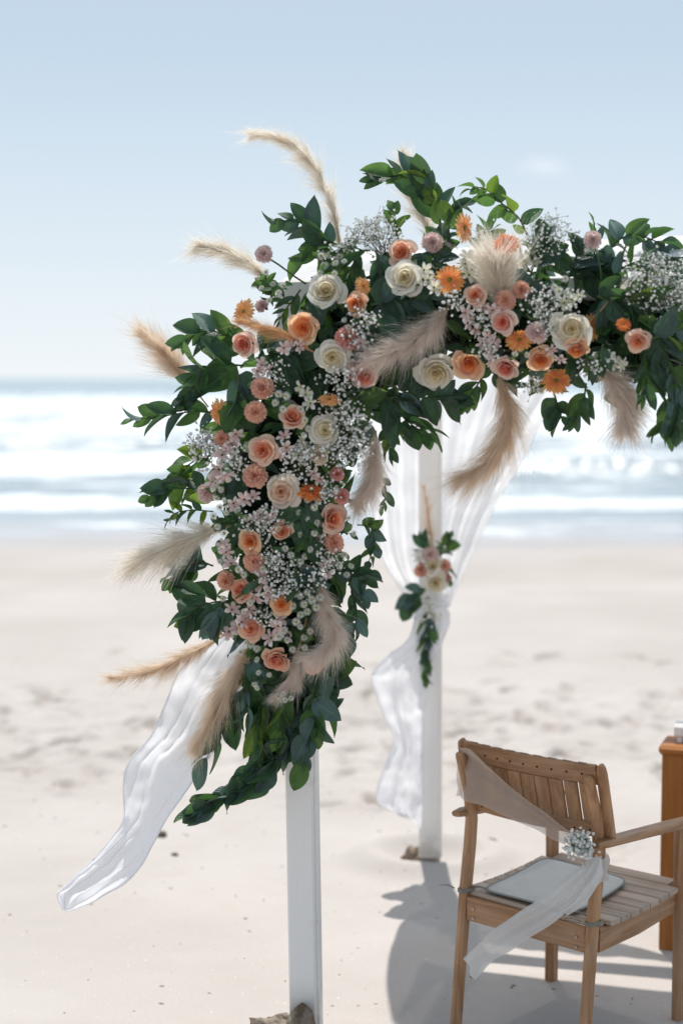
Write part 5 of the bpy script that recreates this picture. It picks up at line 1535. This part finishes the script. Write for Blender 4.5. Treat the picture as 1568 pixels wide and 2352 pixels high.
BB('little white mist beneath the drooping leaves at the top left', 770, 560, 34, 20, 60, 5.4, Y=4.56)

BB('tiny white flowers on the outer side between the peach rose and carnations', 540, 1060, 26, 30, 100, 6)
BB('tiny white flowers below the blush white rose', 620, 1190, 28, 20, 80, 6)
BB('tiny white flowers beside the bright peach carnation low on the upright', 625, 1265, 26, 24, 90, 6)
BB('tiny white flowers on the inner side below the salmon carnation', 760, 1290, 28, 26, 90, 6)
BB('tiny white flowers around the lilac white lilies', 600, 1420, 30, 22, 80, 6)
BB('tiny white flowers above the curled plume on the inner side', 712, 1345, 22, 24, 70, 6)
BB('tiny white flowers between the lower cream rose and the hanging plume', 812, 1030, 24, 30, 90, 6)
BB('tiny white flowers above the two lower roses of the beam', 1118, 800, 24, 20, 70, 6)
BB('tiny white flowers on the beam left of the deep orange gerbera', 1110, 560, 24, 26, 70, 6)
BB('tiny white flowers under the front facing gerbera', 1045, 690, 24, 18, 60, 6)
BB('tiny white flowers between the biggest white rose and the right hand plume', 1350, 835, 22, 18, 60, 6)

PL = plume
PL('tallest cream pampas plume arching left high into the sky', [(782, 565), (766, 490), (735, 405), (690, 348), (630, 315), (572, 308)], 52, 'cream', tuck=.08, n=5200, wind=(-.35, 0, .0), blunt=.55, droop=.15)
PL('short cream plume pointing left above the lone carnation stem', [(618, 645), (575, 608), (520, 580), (448, 565)], 56, 'cream', tuck=.12, n=3800, wind=(-.2, 0, .05), blunt=.4)
PL('broad tan plume leaning left over the sea horizon', [(442, 888), (412, 850), (378, 810), (330, 765)], 66, 'tan', tuck=.06, n=4200, wind=(-.15, 0, .25), blunt=.35, loose=1.1)
PL('wide creamy plume pointing left across the wet sand', [(515, 1212), (440, 1235), (370, 1265), (300, 1296)], 78, 'cream', tuck=.02, n=4800, wind=(-.1, 0, .0), blunt=.4, loose=1.1)
PL('slender tan plume pointing left at the top of the windblown drape', [(500, 1468), (430, 1505), (355, 1540), (250, 1558)], 52, 'tan', tuck=.02, n=3800, wind=(-.1, 0, .1), blunt=.5)
PL('tan plume hanging down in front of the windblown drape', [(575, 1490), (535, 1555), (492, 1630), (445, 1728)], 70, 'tan', tuck=.01, n=4800, wind=(-.2, 0, -.1), blunt=.45)
PL('cream plume rising behind the tall dark top branch', [(1000, 570), (968, 490), (940, 425), (925, 345)], 58, 'cream', tuck=.26, n=4200, wind=(-.05, 0, .2), blunt=.62)
PL('fluffy cream plume facing forward in the top of the beam', [(1152, 700), (1145, 655), (1141, 622), (1138, 592)], 104, 'cream', Y=4.40, dY=-.05, n=7000, blunt=.1, droop=.0, fluff=True)
PL('grey plume slanting down left across the middle of the beam', [(1020, 715), (985, 755), (930, 795), (850, 832)], 84, 'grey', Y=4.44, dY=-.08, n=5600, blunt=.3, fluff=True)
PL('long tawny plume hooking down left below the beam', [(1146, 862), (1168, 930), (1162, 1000), (1120, 1062), (1048, 1104)], 84, 'tan', tuck=.02, n=5400, wind=(-.3, 0, -.1), blunt=.5)
PL('fat tan plume hanging down at the right of the beam', [(1372, 838), (1412, 885), (1438, 935), (1432, 995)], 88, 'grey', tuck=.02, n=5600, wind=(0, 0, -.1), blunt=.4, fluff=True)
PL('pinkish grey plume hanging on the inner edge of the upright', [(862, 1005), (858, 1060), (850, 1110), (818, 1168)], 66, 'grey', tuck=-.02, n=4600, wind=(-.05, 0, -.15), blunt=.25, fluff=True)
PL('curled fluffy plume low on the inner side of the upright', [(738, 1350), (752, 1405), (772, 1450), (755, 1490), (712, 1516)], 66, 'grey', Y=4.50, dY=-.08, n=5600, wind=(-.05, 0, -.1), blunt=.2, fluff=True)
PL('thin forked plume hanging at the bottom of the arch', [(690, 1480), (680, 1525), (660, 1570), (628, 1608)], 38, 'grey', Y=4.56, dY=-.04, n=2600, wind=(-.1, 0, -.3), blunt=.6)
PL('short wisp of plume beside the forked one at the bottom of the arch', [(690, 1490), (690, 1525), (688, 1555), (684, 1580)], 26, 'grey', Y=4.56, n=1500, wind=(0, 0, -.3), blunt=.6)
PL('thin bronze grass head crossing left below the upper left gerbera', [(705, 800), (655, 770), (605, 752), (552, 738)], 40, 'bronze', Y=4.46, n=2400, blunt=.5, loose=.8)
PL('pale wisp of plume at the right above the white mist', [(1400, 690), (1420, 670), (1450, 655), (1480, 645)], 36, 'cream', Y=4.36, n=1400, blunt=.5)

# ------------------------------------------------------------------ the small bunch tied to the rear post
FG = 'flowers tied to the rear post'
YF = 6.40
rose('upper white rose of the small bunch tied to the rear post', 'white', 993, 1298, 46, 0, .2, Y=YF, group=FG)
rose('lower cream rose of the small bunch tied to the rear post', 'white', 1000, 1340, 50, 0, -.2, Y=YF, group=FG)
carnation('pink carnation on top of the bunch on the rear post', 'pink', 988, 1272, 38, 0, .4, Y=YF + .01, group=FG)
carnation('salmon carnation at the right of the bunch on the rear post', 'salmon', 1021, 1300, 34, .3, 0, Y=YF + .01, group=FG)
carnation('peach carnation at the left of the bunch on the rear post', 'salmon', 967, 1310, 34, -.3, 0, Y=YF + .01, group=FG)
carnation('small coral carnation low at the right of the bunch on the rear post', 'coral', 1024, 1328, 24, .4, 0, Y=YF + .02, group=FG)
lilies('tiny faded lilies under the cream rose on the rear post', 988, 1385, [(0, 0), (-6, 20), (8, 30)], 26, 1, group=FG, Y=YF + .03)
breath('tiny white flowers hanging under the roses on the rear post', 985, 1405, 18, 40, 90, 5.5, group=FG, Y=YF + .02, root_off=(0, -20))
breath('tiny white flowers beside the pink carnation on the rear post', 968, 1280, 12, 16, 40, 5.5, group=FG, Y=YF + .02)
FB = dict(group='leaf sprigs on the rear post', fixY=YF + .03)
B('leafy_branch', 'grey green leaf sprig pointing up left from the bunch on the rear post', [(985, 1285), (975, 1262), (966, 1235)], 5, 44, 'oval', ('blue', 'dark'), 40, seed=71, **FB)
B('leafy_branch', 'bright green leaf sprig pointing up right from the bunch on the rear post', [(1005, 1285), (1022, 1262), (1034, 1232)], 8, 38, 'broad', ('dark', 'mid'), 45, seed=72, **FB)
B('leafy_branch', 'dark leaves at the right side of the bunch on the rear post', [(1010, 1290), (1026, 1310), (1032, 1335)], 6, 36, 'broad', ('dark', 'mid'), 40, seed=73, **FB)
B('leafy_branch', 'big grey leaves hanging left from the bunch on the rear post', [(985, 1345), (965, 1355), (948, 1375), (938, 1395)], 6, 56, 'round', ('blue', 'dark'), 40, seed=74, **FB)
B('leafy_branch', 'long green leaf tail hanging down the rear post under the bunch', [(988, 1380), (980, 1430), (980, 1490), (978, 1555)], 24, 56, 'oval', ('dark', 'blue', 'mid'), 28, seed=75, **FB)
plume('small beige plume standing up from the bunch on the rear post', [(992, 1275), (988, 1225), (982, 1175), (972, 1115)], 30, 'tan', Y=YF + .04, n=1600, wind=(0, 0, .2), blunt=.6, group=FG)
tie = empty('voile_tie', on_z(988, 1992) + Vector((0, 0, 1.12)))
tag(tie, 'white voile band tying the curtain to the rear post under the bunch of flowers', 'curtain tie')
def tie_fn(u, v):
    a = 2 * math.pi * u
    rr = .072 + .008 * math.sin(7 * v * 2 + 2 * a) + .004 * math.sin(5 * a)
    return Vector((rr * math.cos(a), rr * math.sin(a), -.04 + .09 * v + .012 * math.sin(a + 1)))
V, Fc, U = grid(tie_fn, 29, 10)
obj('band', mesh('band', V, Fc, drape_m, True, U), tie)

# ------------------------------------------------------------------ posy on the chair, bits on the sand
pk = chair.matrix_basis @ Vector((XR - .045, -.075, .640))
px_ = None
posy_Y = (chair.matrix_basis @ cray(1330, 1938, (0, 1, 0), -.075)).y
breath('round posy of tiny white flowers pinned where the sash meets the chair leg', 1330, 1940, 21, 23, 230, 8.2, group=None, Y=posy_Y, root_off=(8, 10), cat='posy', depth=.028, name='breath_posy')
wet = NT('damp_clods')
co = wet.pos()
n1 = wet.noise(co, 22, 6); n2 = wet.noise(co, 90, 4)
wet_m = wet.done(wet.bsdf(wet.mix(wet.rng(n1, .35, .65), (.15, .105, .072), (.33, .275, .22)), .9, .15, bump=wet.math('ADD', n1, wet.math('MULTIPLY', n2, .4)), bd=.02, bs=.7))
def clod(name, label, cat, p, rx, ry, rz, seed, mat=None, rough=.35, res=(28, 18)):
    def fn(u, v):
        a, b = 2 * math.pi * u, math.pi * (v - .5)
        d = Vector((math.cos(a) * math.cos(b), math.sin(a) * math.cos(b), math.sin(b)))
        k = 1 + rough * mnoise.noise(d * 1.7 + Vector((seed, 0, 0))) + rough * .6 * mnoise.noise(d * 4.5 + Vector((0, seed, 0))) + rough * .3 * mnoise.noise(d * 11)
        return Vector((d.x * rx * k, d.y * ry * k, d.z * rz * k))
    V, Fc, U = grid(fn, *res)
    o = obj(name, mesh(name, V, Fc, mat or wet_m), mw=Matrix.Translation(p))
    return tag(o, label, cat)
q = on_z(688, 2400)
clod('damp_sand_clod', 'rounded brown clod of damp sand leaning on the foot of the front post', 'sand clod', at(690, 2375, q.y - .09), .05, .055, .092, 3, rough=.14)
clod('damp_sand_clod', 'low crumbled heap of paler sand left of the front post foot', 'sand clod', at(632, 2384, q.y - .06), .11, .07, .062, 8, rough=.34, res=(40, 26))
f_ = on_z(950, 1980)
clod('damp_sand_clod', 'small dark sand clod left of the rear post foot', 'sand clod', Vector((f_.x, f_.y, .02)), .045, .04, .045, 5)
peb = plain_mat('brown_pebble', (.14, .10, .07), .8, .2, var=.4, sc=30)
f_ = on_z(372, 1922)
clod('pebble', 'dark brown lump on the open sand right of the drape end', 'pebble', Vector((f_.x, f_.y, .012)), .024, .016, .014, 6, peb, res=(16, 10))
f_ = on_z(402, 1964)
clod('pebble', 'small flat brown pebble just below the dark lump on the sand', 'pebble', Vector((f_.x, f_.y, .004)), .014, .009, .006, 7, peb, res=(14, 9))
f_ = on_z(1128, 1937)
clod('pebble', 'small brown lump on the sand between the rear post and the chair', 'pebble', Vector((f_.x, f_.y, .01)), .025, .015, .014, 9, peb, res=(14, 9))
# uncounted crumbs of shell and weed strewn over the sand
r = np.random.RandomState(9)
VV, FF = [], []
k = 0
while k < 500:
    Yp = r.uniform(5.0, 13); Xp = r.uniform(-.25, .25) * Yp + .05
    s = r.uniform(.002, .0062)
    V = ICO * s * r.uniform(.4, 1.3, (12, 1)) * np.array([r.uniform(.8, 2.2), r.uniform(.8, 1.6), .5])[None]
    zz = sand_height(np.array([Xp]), np.array([Yp]))[0]
    VV.append(V + np.array([Xp, Yp, zz + s * .2])); FF.append(ICF + 12 * k); k += 1
o = obj('beach_debris', np_mesh('beach_debris', np.concatenate(VV), np.concatenate(FF), plain_mat('crumb', (.30, .24, .18), .8, .2, var=.7, sc=3), False))
tag(o, 'crumbs of shell and dry weed strewn over the sand', 'debris', kind='stuff')
